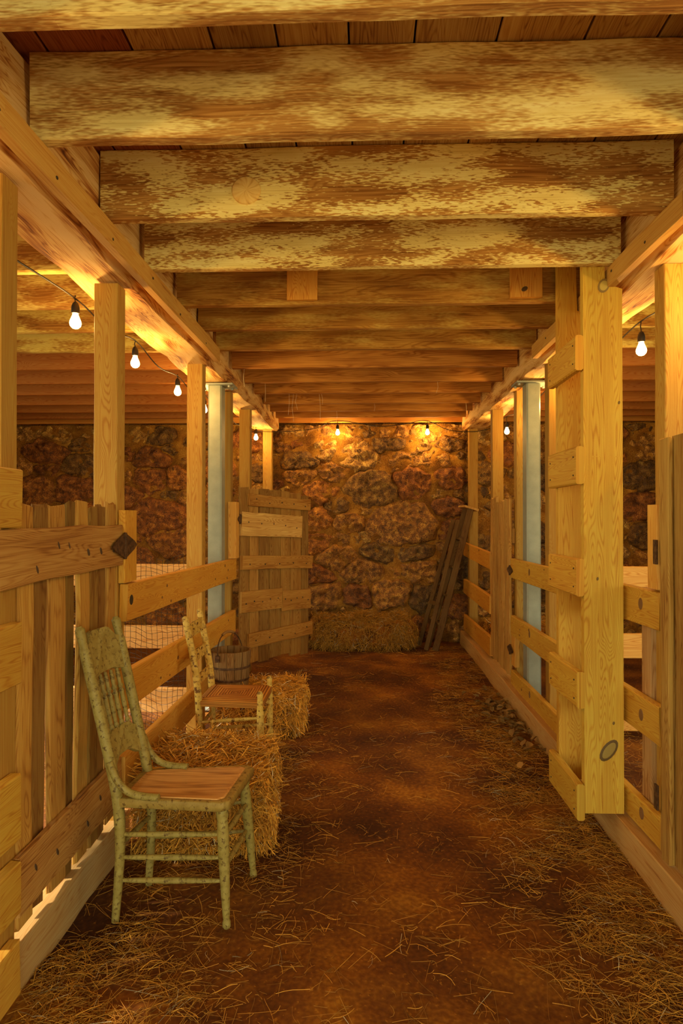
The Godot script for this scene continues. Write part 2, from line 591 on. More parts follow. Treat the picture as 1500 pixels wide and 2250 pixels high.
func build_shell() -> void:
	# trodden earth floor, uneven
	var nx := 150
	var nz := 170
	var p := PackedVector3Array()
	var uv := PackedVector2Array()
	var cols := PackedColorArray()
	var idx := PackedInt32Array()
	for j in nz + 1:
		for i in nx + 1:
			var x := lerpf(X0 - 0.3, X1 + 0.3, float(i) / nx)
			var z := lerpf(ZB + 0.3, ZW - 0.4, float(j) / nz)
			var y := fnl.get_noise_2d(x * 14.0, z * 14.0) * 0.022 + fnl.get_noise_2d(x * 60.0 + 50.0, z * 60.0) * 0.006 - 0.008
			p.append(Vector3(x, y, z))
			uv.append(Vector2(x, z))
			var t := 0.92 + 0.5 * fnl.get_noise_2d(x * 9.0 + 80.0, z * 9.0)
			cols.append(Color(0.66 * t, 0.55 * t, 0.15 * t))
	for j in nz:
		for i in nx:
			var a := j * (nx + 1) + i
			idx.append_array([a, a + 1, a + nx + 2, a, a + nx + 2, a + nx + 1])
	var fl := put(smooth_mesh(p, idx, uv, cols), "floor", self, M.soil, Transform3D())
	fl.set_meta("kind", "structure")
	# slab below, so that the ground has thickness
	var g := put(boxes_mesh([[Vector3(X0 - 0.3, -0.4, ZW - 0.4), Vector3(X1 + 0.3, -0.12, ZB + 0.3)]], Color(0.2, 0.12, 0.05)), "subsoil", fl, M.soil, Transform3D())
	g.set_meta("kind", "stuff")
	var wt := Color(0.55, 0.42, 0.26)
	var th := 0.35
	var zb := ZW - 0.35
	# left wall: a long opening for light; right wall: a shorter one; front wall: wide doorway behind the camera
	var wl := put(boxes_mesh([
		[Vector3(X0 - th, -0.2, -4.9), Vector3(X0, 0.75, ZB)], [Vector3(X0 - th, 2.58, -4.9), Vector3(X0, 3.0, ZB)],
		[Vector3(X0 - th, 0.75, -2.2), Vector3(X0, 2.58, -2.0)], [Vector3(X0 - th, 0.75, 0.9), Vector3(X0, 2.58, ZB)],
		[Vector3(X0 - th, -0.2, zb), Vector3(X0, 3.0, -4.9)]], wt), "wall_left", self, M.mortar, Transform3D())
	wl.set_meta("kind", "structure")
	var wr := put(boxes_mesh([
		[Vector3(X1, -0.2, -4.2), Vector3(X1 + th, 0.8, ZB)], [Vector3(X1, 2.5, -4.2), Vector3(X1 + th, 3.0, ZB)],
		[Vector3(X1, 0.8, 0.4), Vector3(X1 + th, 2.5, ZB)], [Vector3(X1, -0.2, zb), Vector3(X1 + th, 3.0, -4.2)]], wt), "wall_right", self, M.mortar, Transform3D())
	wr.set_meta("kind", "structure")
	var wf := put(boxes_mesh([
		[Vector3(X0 - th, -0.2, ZB), Vector3(-2.6, 3.0, ZB + th)], [Vector3(2.8, -0.2, ZB), Vector3(X1 + th, 3.0, ZB + th)],
		[Vector3(-2.6, 2.75, ZB), Vector3(2.8, 3.0, ZB + th)]], wt), "wall_front", self, M.mortar, Transform3D())
	wf.set_meta("kind", "structure")

# ------------------------------------------------------------------ rubble stone wall
func wall_px(px: float, py: float) -> Vector2:
	return Vector2((px - 800.0) * 7.95 / 1420.0, 1.5 - (py - 1138.0) * 7.95 / 1420.0)

func build_stone_wall() -> void:
	var w := structure("wall_back", Vector3(0, 0, ZW))
	var top := 2.655
	# mortar bed with an uneven face
	var nx := 300
	var ny := 100
	var p := PackedVector3Array()
	var uv := PackedVector2Array()
	var cols := PackedColorArray()
	var idx := PackedInt32Array()
	for j in ny + 1:
		for i in nx + 1:
			var x := lerpf(X0 - 0.3, X1 + 0.3, float(i) / nx)
			var y := lerpf(-0.2, top, float(j) / ny)
			var z := 0.014 + fnl.get_noise_2d(x * 34.0, y * 34.0) * 0.055 + fnl.get_noise_2d(x * 110.0 + 9.0, y * 110.0) * 0.012
			p.append(Vector3(x, y, z))
			uv.append(Vector2(x, y))
			var t := 0.8 + 0.5 * fnl.get_noise_2d(x * 12.0 + 7.0, y * 12.0)
			cols.append(Color(0.62 * t, 0.47 * t, 0.15 * t))
	for j in ny:
		for i in nx:
			var a := j * (nx + 1) + i
			idx.append_array([a, a + 1, a + nx + 2, a, a + nx + 2, a + nx + 1])
	put(smooth_mesh(p, idx, uv, cols), "mortar", w, M.mortar, Transform3D(Basis(), Vector3(0, 0, ZW)))
	put(boxes_mesh([[Vector3(X0 - 0.3, -0.2, ZW - 0.35), Vector3(X1 + 0.3, 3.0, ZW - 0.06)]], Color(0.5, 0.38, 0.22)), "wall_core", w, M.mortar, Transform3D())
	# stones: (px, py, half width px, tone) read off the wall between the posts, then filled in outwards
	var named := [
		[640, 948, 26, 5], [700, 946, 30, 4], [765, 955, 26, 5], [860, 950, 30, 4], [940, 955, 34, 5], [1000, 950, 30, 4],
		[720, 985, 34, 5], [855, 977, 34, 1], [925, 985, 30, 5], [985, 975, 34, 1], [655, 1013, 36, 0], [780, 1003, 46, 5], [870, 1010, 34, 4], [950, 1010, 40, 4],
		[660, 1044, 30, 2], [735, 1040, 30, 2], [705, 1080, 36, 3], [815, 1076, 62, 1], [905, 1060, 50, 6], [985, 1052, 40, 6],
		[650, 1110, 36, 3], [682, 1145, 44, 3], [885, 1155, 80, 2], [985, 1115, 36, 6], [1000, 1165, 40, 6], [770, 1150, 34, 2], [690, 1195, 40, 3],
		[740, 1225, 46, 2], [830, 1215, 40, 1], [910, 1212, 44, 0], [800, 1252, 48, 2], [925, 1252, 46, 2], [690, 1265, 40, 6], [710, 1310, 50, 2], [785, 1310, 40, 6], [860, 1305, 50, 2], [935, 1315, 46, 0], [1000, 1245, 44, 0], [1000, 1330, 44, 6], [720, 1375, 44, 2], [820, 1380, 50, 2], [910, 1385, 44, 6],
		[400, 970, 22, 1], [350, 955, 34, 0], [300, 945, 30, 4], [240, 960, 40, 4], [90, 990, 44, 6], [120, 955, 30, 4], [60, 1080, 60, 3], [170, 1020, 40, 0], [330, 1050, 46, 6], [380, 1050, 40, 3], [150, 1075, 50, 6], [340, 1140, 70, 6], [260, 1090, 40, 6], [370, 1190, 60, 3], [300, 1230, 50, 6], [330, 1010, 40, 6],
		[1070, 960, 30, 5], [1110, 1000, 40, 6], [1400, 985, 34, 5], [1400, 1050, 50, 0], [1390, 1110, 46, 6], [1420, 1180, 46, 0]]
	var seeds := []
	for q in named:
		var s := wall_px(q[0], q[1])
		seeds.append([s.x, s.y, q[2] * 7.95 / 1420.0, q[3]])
	var tries := 0
	while seeds.size() < 330 and tries < 9000:
		tries += 1
		var x := rng.randf_range(X0 - 0.1, X1 + 0.1)
		var y := rng.randf_range(-0.05, top - 0.03)
		var r := rng.randf_range(0.10, 0.30) if tries < 3000 else rng.randf_range(0.07, 0.15)
		var ok := true
		for s in seeds:
			var dx: float = (s[0] - x)
			var dy: float = (s[1] - y) * 1.55
			if dx * dx + dy * dy < pow((s[2] + r) * 0.92, 2): ok = false; break
		if ok: seeds.append([x, y, r, rng.randi_range(0, 6)])
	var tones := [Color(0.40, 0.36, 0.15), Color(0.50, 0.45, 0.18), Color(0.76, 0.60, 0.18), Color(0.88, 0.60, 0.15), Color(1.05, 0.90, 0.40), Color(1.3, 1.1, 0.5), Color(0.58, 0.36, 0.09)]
	var ysc := 1.55
	for i in seeds.size():
		var s: Array = seeds[i]
		var c := Vector2(s[0], s[1] * ysc)
		var poly := PackedVector2Array()
		for k in 20:
			var g := TAU * k / 20
			poly.append(c + Vector2(cos(g), sin(g)) * float(s[2]) * 1.6)
		for j in seeds.size():
			if j == i: continue
			var o: Array = seeds[j]
			var oc := Vector2(o[0], o[1] * ysc)
			var dd := oc - c
			var dist := dd.length()
			if dist > 1.0 or dist < 0.001: continue
			var n := dd / dist
			var off := (dist * dist + float(s[2]) * float(s[2]) - float(o[2]) * float(o[2])) / (2.0 * dist)
			off = maxf(off, 0.03)
			var out := PackedVector2Array()
			for k in poly.size():
				var a: Vector2 = poly[k]
				var b: Vector2 = poly[(k + 1) % poly.size()]
				var da := (a - c).dot(n) - off
				var db := (b - c).dot(n) - off
				if da <= 0: out.append(a)
				if da * db < 0: out.append(a.lerp(b, da / (da - db)))
			poly = out
			if poly.size() < 3: break
		if poly.size() < 3: continue
		var real := PackedVector2Array()
		for q in poly: real.append(Vector2(q.x, clampf(q.y / ysc, -0.1, top - 0.005)))
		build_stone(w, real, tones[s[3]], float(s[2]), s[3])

func build_stone(w: Node3D, poly: PackedVector2Array, tone: Color, r: float, kind: int) -> void:
	var cen := Vector2.ZERO
	for q in poly: cen += q
	cen /= poly.size()
	# evenly spaced rim, drawn in for the joint and slightly wavering
	var n := 26
	var rim := []
	for k in n:
		var g := TAU * k / n
		var dir := Vector2(cos(g), sin(g))
		var best := 9.0
		for e in poly.size():
			var hit = Geometry2D.segment_intersects_segment(cen, cen + dir * 3.0, poly[e], poly[(e + 1) % poly.size()])
			if hit != null: best = minf(best, cen.distance_to(hit))
		if best > 8.0: best = 0.03
		rim.append(best)
	var sm := []
	for k in n:
		sm.append(rim[k] * 0.8 + (rim[(k + 1) % n] + rim[(k + n - 1) % n]) * 0.1)
	var bulge := clampf(r * rng.randf_range(0.18, 0.36), 0.025, 0.07)
	if kind == 5 or kind == 4: bulge *= 0.55
	var rings := [[1.03, -0.04], [1.0, 0.02], [0.95, 0.5], [0.87, 0.8], [0.74, 0.92], [0.56, 0.97], [0.36, 1.0], [0.18, 1.0]]
	var p := PackedVector3Array()
	var uv := PackedVector2Array()
	var cols := PackedColorArray()
	var idx := PackedInt32Array()
	var tilt := Vector2(rng.randf_range(-0.25, 0.25), rng.randf_range(-0.15, 0.3))
	var t := rng.randf_range(0.8, 1.25)
	for q in rings:
		for k in n:
			var g := TAU * k / n
			var rad: float = maxf(sm[k] - 0.005, 0.012) * q[0] * (1.0 + 0.20 * fnl.get_noise_2d(cen.x * 50 + cos(g) * 26, cen.y * 70 + sin(g) * 26 + q[0] * 6))
			var xy := Vector2(cos(g), sin(g)) * rad
			var wx := cen.x + xy.x
			var wy := cen.y + xy.y
			var z: float = bulge * q[1] + (fnl.get_noise_2d(wx * 55, wy * 75) * 0.075 + fnl.get_noise_2d(wx * 150, wy * 210) * 0.03) * clampf(q[1], 0, 1) + xy.dot(tilt) * clampf(q[1], 0, 1) * 0.5
			p.append(Vector3(xy.x, xy.y, z))
			uv.append(xy)
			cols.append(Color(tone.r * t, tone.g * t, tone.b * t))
	p.append(Vector3(0, 0, bulge + fnl.get_noise_2d(cen.x * 55, cen.y * 75) * 0.035))
	uv.append(Vector2.ZERO)
	cols.append(Color(tone.r * t, tone.g * t, tone.b * t))
	for q in rings.size() - 1:
		for k in n:
			var k2 := (k + 1) % n
			var a := q * n + k
			var b := q * n + k2
			idx.append_array([a, b, b + n, a, b + n, a + n])
	var last := (rings.size() - 1) * n
	for k in n: idx.append_array([last + k, last + (k + 1) % n, p.size() - 1])
	put(smooth_mesh(p, idx, uv, cols), "stone", w, M.stone, Transform3D(Basis(), Vector3(cen.x, cen.y, ZW)))

# ------------------------------------------------------------------ floor above: boards, joists, girders
const JY := 2.655
const DECK := 2.925
const GY := 2.56
const JOISTS := [-1.55, -1.04, -0.54, -0.04, 0.46, 0.96, 1.45, 1.927, 2.455, 2.955, 3.475, 3.93, 4.41, 4.94, 5.47, 5.96, 6.49, 6.96, 7.40]
const ORDINAL := ["first", "second", "third", "fourth", "fifth", "sixth", "seventh", "eighth", "ninth", "tenth", "eleventh", "twelfth", "thirteenth", "fourteenth", "fifteenth", "sixteenth", "seventeenth", "eighteenth", "nineteenth"]

func build_ceiling() -> void:
	var c := structure("ceiling", Vector3(0, DECK, -3))
	var x := X0 - 0.05
	while x < X1:
		var w := rng.randf_range(0.19, 0.29)
		var t := rng.randf_range(0.6, 1.0)
		var tint := Color(0.62 * t, 0.48 * t, 0.24 * t)
		if x > -1.25 and x < -0.75: tint = Color(0.36, 0.14, 0.07)
		beam("plank", c, Vector3(x + w * 0.5, DECK + 0.02, ZB), Vector3(x + w * 0.5, DECK + 0.02, ZW - 0.05), w - 0.006, 0.04, M.old, tint)
		x += w
	put(boxes_mesh([[Vector3(X0 - 0.35, DECK + 0.06, ZW - 0.35), Vector3(X1 + 0.35, DECK + 0.12, ZB + 0.35)]], Color(0.3, 0.2, 0.1)), "subfloor", c, M.old, Transform3D())
	var n := JOISTS.size()
	for i in n:
		var d: float = JOISTS[i]
		var order: String = ORDINAL[n - 1 - i]
		# over the aisle
		var m: Material = M.joist_old
		var tint := Color(1.0, 0.82, 0.50)
		var look := "dull brown"
		if i <= 7: m = M.wash_full; tint = Color(1.05, 1.02, 0.90); look = "cream whitewashed"
		elif i <= 9: m = M.wash_patch; tint = Color(1.02, 0.98, 0.78); look = "brown joist with flaking cream whitewash,"
		elif i <= 12: m = M.wash_faint; tint = Color(0.80, 0.74, 0.40); look = "olive brown"
		var lab := "%s ceiling joist over the aisle, %s out from the stone wall" % [look, order]
		if i == 8: lab = "joist with flaking whitewash and a round pale plug over aisle"
		if i == 9: lab = "joist with flaking whitewash just before the ladder, no plug"
		var o := beam("ceiling_joist", self, Vector3(-1.02, JY + 0.134, -d - 0.025), Vector3(1.16, JY + 0.134, -d - 0.025), 0.05, 0.268, m, tint, {"seg": 12, "rough": 0.006, "freq": 2.0, "c": 0.005})
		tag(o, lab, "joist", "joists over the aisle")
		if i == 8:
			var plug := []
			for q in [[0.056, -0.01], [0.056, 0.004], [0.05, 0.008], [0.02, 0.0085], [0.001, 0.0085]]:
				var row := []
				for k in 24:
					row.append(Vector3(cos(TAU * k / 24) * q[0], sin(TAU * k / 24) * q[0] * 0.96, q[1]))
				plug.append(row)
			put(skin(plug, true, Color(0.95, 0.88, 0.52)), "plug", o, M.pine_rough, Transform3D(Basis(), Vector3(-0.452, 2.755, -d + 0.002)))
		if d < 1.2: continue
		# over the two side bays
		for s in 2:
			var xa := X0 if s == 0 else 1.45
			var xb := -1.34 if s == 0 else X1
			var mm: Material = M.wash_full
			var tt := Color(0.86, 0.78, 0.50)
			var lk := "cream whitewashed"
			if d > 4.6: mm = M.pine; tt = Color(0.42, 0.20, 0.06) * rng.randf_range(0.85, 1.1); lk = "plain orange brown"
			elif d > 3.8: lk = "greenish whitewashed"; tt = Color(0.66, 0.62, 0.36)
			var sj := beam("ceiling_joist", self, Vector3(xa, JY + 0.134, -d - 0.025), Vector3(xb, JY + 0.134, -d - 0.025), 0.05, 0.268, mm, tt, {"seg": 8, "rough": 0.005})
			tag(sj, "%s joist over the %s bay, %s out from the stone wall" % [lk, ["netted pen", "straw littered pen"][s], order], "joist", "joists over the side bays")
	# hewn girders along both sides of the aisle
	var gl := beam("girder", self, Vector3(-1.19, (GY + DECK) * 0.5, ZB), Vector3(-1.19, (GY + DECK) * 0.5, ZW + 0.12), 0.30, DECK - GY, M.hewn, Color(0.80, 0.66, 0.44), {"seg": 110, "rough": 0.03, "freq": 0.9, "c": 0.03})
	tag(gl, "hewn timber girder on the posts beside the netted pen", "beam")
	var gr := beam("girder", self, Vector3(1.315, (GY + DECK) * 0.5, ZB), Vector3(1.315, (GY + DECK) * 0.5, ZW + 0.12), 0.27, DECK - GY, M.hewn, Color(0.80, 0.66, 0.44), {"seg": 110, "rough": 0.03, "freq": 0.9, "c": 0.03})
	tag(gr, "hewn timber girder on the posts behind the fixed ladder", "beam")
	# ledger strips that carry the joists
	for q in [[-1.002, ZB, -1.72, 0], [-1.002, -1.722, -4.36, 1], [1.14, ZB, -2.3, 2], [1.138, -2.304, -4.35, 3]]:
		var lab: String = ["ledger strip on netted pen girder, toward the pressed back chair", "ledger strip on netted pen girder, ending before the steel column", "ledger strip on ladder side girder, ending before the ladder", "ledger strip on ladder side girder, ending above the steel column"][q[3]]
		var o := beam("ledger_strip", self, Vector3(q[0], 2.609, q[1]), Vector3(q[0], 2.609, q[2]), 0.042, 0.09, M.pine_rough, Color(0.60, 0.44, 0.17), {"seg": 8, "rough": 0.004})
		tag(o, lab, "beam", "ledger strips under the joists")
		var zz: float = q[1] - 0.3
		while zz > q[2]:
			knot(o, Vector3(q[0] + (0.0215 if q[0] < 0 else -0.0215), 2.60 + rng.randf_range(-0.02, 0.02), zz), Vector3(1 if q[0] < 0 else -1, 0, 0), Vector3(0, 0, 1), 0.007, 0.006, Color(0.05, 0.03, 0.015))
			zz -= rng.randf_range(0.35, 0.6)
	# plate on top of the stone wall
	var pl := beam("wall_plate", self, Vector3(X0, 2.79, ZW + 0.12), Vector3(X1, 2.79, ZW + 0.12), 0.05, 0.26, M.pine_rough, Color(0.62, 0.36, 0.12), {"seg": 6, "rough": 0.004})
	tag(pl, "rim board lying on top of the stone wall", "beam")
	# two short blocks nailed to a joist
	for q in [[-0.416, -0.252, "short pale block nailed to a joist, the one away from the ladder"], [0.775, 0.945, "short pale block with a knot nailed to a joist beside the ladder"]]:
		var o := beam("nailed_block", self, Vector3((q[0] + q[1]) * 0.5, 2.672, -3.462), Vector3((q[0] + q[1]) * 0.5, 2.90, -3.462), 0.022, q[1] - q[0], M.pine, Color(0.70, 0.42, 0.10), {"up": Vector3.RIGHT})
		tag(o, q[2], "block")
		if q[0] > 0: knot(o, Vector3(0.85, 2.715, -3.450), Vector3(0, 0, 1), Vector3(1, 0.6, 0), 0.018, 0.012)

func build_posts() -> void:
	# [x0, x1, d0, y0, tint scale, label]
	var L := [
		[-1.215, -1.108, 1.93, 0.0, 0.85, "square wooden post at the latch end of the low plank gate"],
		[-1.215, -1.108, 2.86, 0.0, 1.0, "square wooden post at the hinge end of the low plank gate"],
		[-1.215, -1.108, 4.385, 0.0, 0.95, "square wooden post beside the netting, before the grey steel column"],
		[-1.20, -1.115, 5.36, 0.0, 0.80, "narrow wooden post directly behind the netted pen's steel column"],
		[-1.215, -1.108, 6.24, 0.0, 0.72, "brown wooden post standing behind the open plank gate"],
		[-1.215, -1.106, 7.70, 0.0, 0.95, "slim pale post against the stone wall beside the open gate"]]
	var R := [
		[1.245, 1.355, 2.72, 0.14, 1.0, "square wooden post rising behind the tall plank gate"],
		[1.245, 1.335, 4.41, 0.14, 0.8, "rough sawn post between the fixed ladder and steel column"],
		[1.25, 1.335, 5.36, 0.14, 0.95, "narrow wooden post directly behind the ladder side's steel column"],
		[1.24, 1.345, 6.30, 0.14, 0.75, "square wooden post where the short far fence begins"],
		[1.24, 1.345, 7.70, 0.0, 0.75, "square wooden post behind the leaning stepladder"]]
	for q in L + R:
		var t: float = q[4]
		var m: Material = M.pine_rough if q[4] < 0.9 else M.pine
		var o := upright("support_post", self, q[0], q[1], q[2], q[2] + 0.095, q[3], GY - 0.004, m, Color(0.49 * t, 0.355 * t, 0.10 * t), {"seg": 10, "rough": 0.003})
		tag(o, q[5], "post", "wooden posts under the girders")
	# steel columns with cap plates
	for s in 2:
		var x0: float = [-1.225, 1.25][s]
		var lab: String = ["grey steel column beside the netted pen", "grey steel column on the ladder side of the aisle"][s]
		var t := thing("steel_column", lab, "column", Vector3(x0 + 0.055, 0.0, -5.08), "steel columns")
		var y0 := 0.0 if s == 0 else 0.02
		upright("shaft", t, x0, x0 + 0.108, 5.02, 5.16, y0, GY - 0.02, M.steel, Color(0.80, 0.74, 0.58), {"c": 0.012})
		var pl := beam("cap_plate", t, Vector3(x0 - 0.08, GY - 0.014, -5.09), Vector3(x0 + 0.2, GY - 0.014, -5.09), 0.2, 0.014, M.steel, Color(0.7, 0.68, 0.62))
		for bx in [-0.055, 0.165]:
			for bz in [-5.03, -5.15]:
				lathe("bolt", pl, Vector3(x0 + bx, GY - 0.035, bz), Vector3(x0 + bx, GY - 0.016, bz), [Vector2(0.011, 0), Vector2(0.011, 0.8), Vector2(0.016, 0.85), Vector2(0.016, 1.0)], M.steel, Color(0.8, 0.78, 0.72), 6)
		beam("base_plate", t, Vector3(x0 - 0.04, y0 + 0.006, -5.09), Vector3(x0 + 0.15, y0 + 0.006, -5.09), 0.2, 0.012, M.steel, Color(0.7, 0.68, 0.62))

# fence board along the aisle at x, from d0 to d1, with heights at both ends
func rail(parent: Node3D, x: float, d0: float, d1: float, lo0: float, hi0: float, lo1: float, hi1: float, tint: Color, m: Material, knots: int, face: float) -> MeshInstance3D:
	var h := ((hi0 - lo0) + (hi1 - lo1)) * 0.5
	var o := beam("rail", parent, Vector3(x, (lo0 + hi0) * 0.5, -d0), Vector3(x, (lo1 + hi1) * 0.5, -d1), 0.038, h, m, tint, {"seg": 6, "rough": 0.003, "skew": 0.006})
	for k in knots:
		var d := lerpf(d0, d1, rng.randf_range(0.06, 0.94))
		var y := lerpf((lo0 + hi0) * 0.5, (lo1 + hi1) * 0.5, (d - d0) / (d1 - d0)) + rng.randf_range(-0.4, 0.4) * h
		var s := rng.randf_range(0.007, 0.016)
		knot(o, Vector3(x + face * 0.0195, y, -d), Vector3(face, 0, 0), Vector3(0, 0, 1), s, s * 0.75, Color(0.20, 0.085, 0.02))
	return o

# strap hinge: two flat tapering leaves and a pin
func hinge(parent: Node3D, p: Vector3, face: float, s := 1.0) -> void:
	var b := Basis(Vector3(0, 0, -1), Vector3.UP, Vector3(1, 0, 0)) if face > 0 else Basis(Vector3(0, 0, 1), Vector3.UP, Vector3(-1, 0, 0))
	var h := Node3D.new()
	h.name = "hinge"
	parent.add_child(h, true)
	h.global_position = p
	var k := s
	for q in [-1.0, 1.0]:
		extrude("leaf", h, PackedVector2Array([Vector2(0.006 * q, -0.048 * k), Vector2(0.006 * q, 0.048 * k), Vector2(0.10 * q * k, 0.016 * k), Vector2(0.125 * q * k, 0), Vector2(0.10 * q * k, -0.016 * k)]), 0.006, M.iron, Color.WHITE, Transform3D(b, p))
	lathe("pin", h, p - Vector3(0, 0.052 * k, 0), p + Vector3(0, 0.052 * k, 0), [Vector2(0.007, 0), Vector2(0.009, 0.05), Vector2(0.009, 0.95), Vector2(0.006, 1)], M.iron)

func build_left_side() -> void:
	# sill under the gate
	var sill := beam("sill_beam", self, Vector3(-1.16, 0.065, 1.2), Vector3(-1.16, 0.065, -2.98), 0.14, 0.17, M.pine_rough, Color(0.56, 0.48, 0.33), {"seg": 14, "rough": 0.006})
	tag(sill, "pale sill timber on the ground under the low plank gate", "beam")
	# near end of the board fence
	var f := thing("board_fence", "board fence ending at the latch side of the low gate", "fence", Vector3(-1.086, 0, -1.2))
	for q in [[1.47, 1.65], [0.985, 1.175], [0.50, 0.706], [0.27, 0.431], [0.02, 0.19]]:
		rail(f, -1.086, -0.6, 1.985, q[0], q[1], q[0], q[1], pine_tint() * Color(1.0, 1.02, 1.15), M.pine, 2, 1.0)
	# low plank gate
	var g := thing("plank_gate", "low plank gate of weathered boards behind the pressed back chair", "gate", Vector3(-1.11, 0.16, -2.4))
	var d := 2.03
	var k := 0
	while d < 2.86:
		var w: float = [0.115, 0.10, 0.135, 0.085, 0.11, 0.095, 0.085, 0.10, 0.09][k % 9]
		w = minf(w, 2.87 - d)
		if w < 0.04: break
		var top := 1.535 + 0.03 * (d - 2.0) + rng.randf_range(-0.012, 0.012)
		var off := [0.0, -0.009, 0.003, -0.007, 0.002][k % 5] as float
		beam("plank", g, Vector3(-1.121 + off, 0.165 + rng.randf_range(-0.012, 0.012), -d - w * 0.5), Vector3(-1.121 + off * 0.6, top, -d - w * 0.5), w - rng.randf_range(0.010, 0.020), 0.020, M.old, old_tint() * ([1.05, 0.72, 0.95, 0.62, 1.1, 0.78, 0.7, 1.0, 0.82][k % 9] as float), {"up": Vector3.RIGHT, "seg": 7, "rough": 0.011, "freq": 1.2, "skew": 0.010, "c": 0.006})
		d += w
		k += 1
	for q in [[1.285, 1.465, 1.88], [0.24, 0.43, 2.0]]:
		var b := beam("batten", g, Vector3(-1.093, (q[0] + q[1]) * 0.5, -q[2]), Vector3(-1.093, (q[0] + q[1]) * 0.5 + 0.005, -2.855), 0.026, q[1] - q[0], M.old, Color(0.52, 0.35, 0.13), {"seg": 8, "rough": 0.008, "skew": 0.006})
		for z in [2.1, 2.25, 2.33, 2.5, 2.62, 2.75]:
			knot(b, Vector3(-1.0795, (q[0] + q[1]) * 0.5 + rng.randf_range(-0.06, 0.06), -z), Vector3(1, 0, 0), Vector3(0, 1, 0.5), 0.016, 0.006, Color(0.09, 0.05, 0.02))
	# fence of three boards along the pen
	var f2 := thing("board_fence", "three board fence along the netted pen with hinge blocks", "fence", Vector3(-1.086, 0, -4.1))
	var r1 := rail(f2, -1.086, 2.885, 5.36, 1.035, 1.20, 0.99, 1.165, Color(0.68, 0.43, 0.085), M.pine, 7, 1.0)
	knot(r1, Vector3(-1.0665, 1.125, -2.93), Vector3(1, 0, 0), Vector3(0, 1, 0), 0.024, 0.024, Color(0.045, 0.03, 0.015))
	rail(f2, -1.086, 2.885, 5.34, 0.64, 0.80, 0.55, 0.745, Color(0.68, 0.43, 0.085), M.pine, 5, 1.0)
	rail(f2, -1.086, 2.86, 5.30, 0.265, 0.43, 0.24, 0.415, Color(0.66, 0.44, 0.12), M.pine, 4, 1.0)
	upright("hinge_block", f2, -1.106, -1.074, 2.868, 3.02, 1.207, 1.535, M.pine, Color(0.70, 0.46, 0.09))
	upright("hinge_block", f2, -1.106, -1.041, 5.22, 5.35, 1.17, 1.63, M.pine, Color(0.70, 0.46, 0.14))
	hinge(g, Vector3(-1.069, 1.375, -2.858), 1.0, 1.15)
	# partition across the pen, with boards at the same heights
	var pt := thing("board_fence", "cross fence of pale boards behind the netting", "fence", Vector3(-1.9, 0, -4.43))
	for q in [[1.03, 1.18], [0.60, 0.755], [0.16, 0.33]]:
		beam("rail", pt, Vector3(-3.2, (q[0] + q[1]) * 0.5, -4.43), Vector3(-1.218, (q[0] + q[1]) * 0.5, -4.43), 0.036, q[1] - q[0], M.pine, Color(0.78, 0.58, 0.34), {"seg": 6, "rough": 0.003})
	upright("post", pt, -3.29, -3.2, 4.41, 4.50, 0.0, 1.3, M.pine_rough, Color(0.6, 0.4, 0.16))
	# wire netting hung on it
	build_net()
	# open plank gate, hinged at the end of the fence and swung into the aisle
	var og := thing("plank_gate", "tall weathered plank gate with five battens, standing open", "gate", Vector3(-1.03, 0.27, -5.38))
	var a0 := Vector3(-1.05, 0, -5.39)
	var a1 := Vector3(-0.54, 0, -6.17)
	var dir := (a1 - a0).normalized()
	var len := a0.distance_to(a1)
	var nrm := dir.cross(Vector3.UP) * -1.0
	if nrm.z < 0: nrm = -nrm
	var t := 0.0
	k = 0
	while t < len - 0.02:
		var w: float = [0.115, 0.12, 0.135, 0.15, 0.14, 0.16, 0.15][k % 7]
		w = minf(w, len - t)
		var m := a0 + dir * (t + w * 0.5)
		var sag := -0.045 * t / len
		var tt := rng.randf_range(0.6, 1.1)
		beam("plank", og, m + Vector3(0, 0.28 + sag + rng.randf_range(-0.03, 0.02), 0), m + Vector3(0, 1.755 + sag + rng.randf_range(-0.008, 0.008), 0), w - rng.randf_range(0.003, 0.010), 0.022, M.old, Color(0.46 * tt, 0.30 * tt, 0.09 * tt), {"up": nrm, "seg": 6, "rough": 0.006, "skew": 0.01})
		t += w
		k += 1
	for q in [[0.10, 1.0, 1.60, 1.715, 1.575, 1.665], [0.0, 0.86, 1.335, 1.565, 1.33, 1.50], [0.0, 1.03, 1.065, 1.185, 1.02, 1.14], [0.0, 0.545, 0.70, 0.88, 0.69, 0.87], [0.555, 1.0, 0.66, 0.84, 0.64, 0.83], [0.09, 1.03, 0.40, 0.515, 0.385, 0.515]]:
		var pa: Vector3 = a0 + dir * len * float(q[0]) + nrm * 0.024 + Vector3(0, (q[2] + q[3]) * 0.5, 0)
		var pb: Vector3 = a0 + dir * len * float(q[1]) + nrm * 0.024 + Vector3(0, (q[4] + q[5]) * 0.5, 0)
		var pale: bool = q[2] > 1.3 and q[2] < 1.5
		var b := beam("batten", og, pa, pb, 0.024, (q[3] - q[2] + q[5] - q[4]) * 0.5, M.old, Color(0.72, 0.54, 0.22) if pale else Color(0.50, 0.31, 0.085), {"seg": 6, "rough": 0.008, "skew": 0.01})
		for j in 5:
			var kk := (j + 0.5) / 5.0
			knot(b, pa.lerp(pb, kk) + nrm * 0.0125 + Vector3(0, rng.randf_range(-0.02, 0.02), 0), nrm, dir, 0.007, 0.007, Color(0.05, 0.03, 0.015))
	hinge(og, Vector3(-1.036, 1.49, -5.372), 1.0, 0.8)

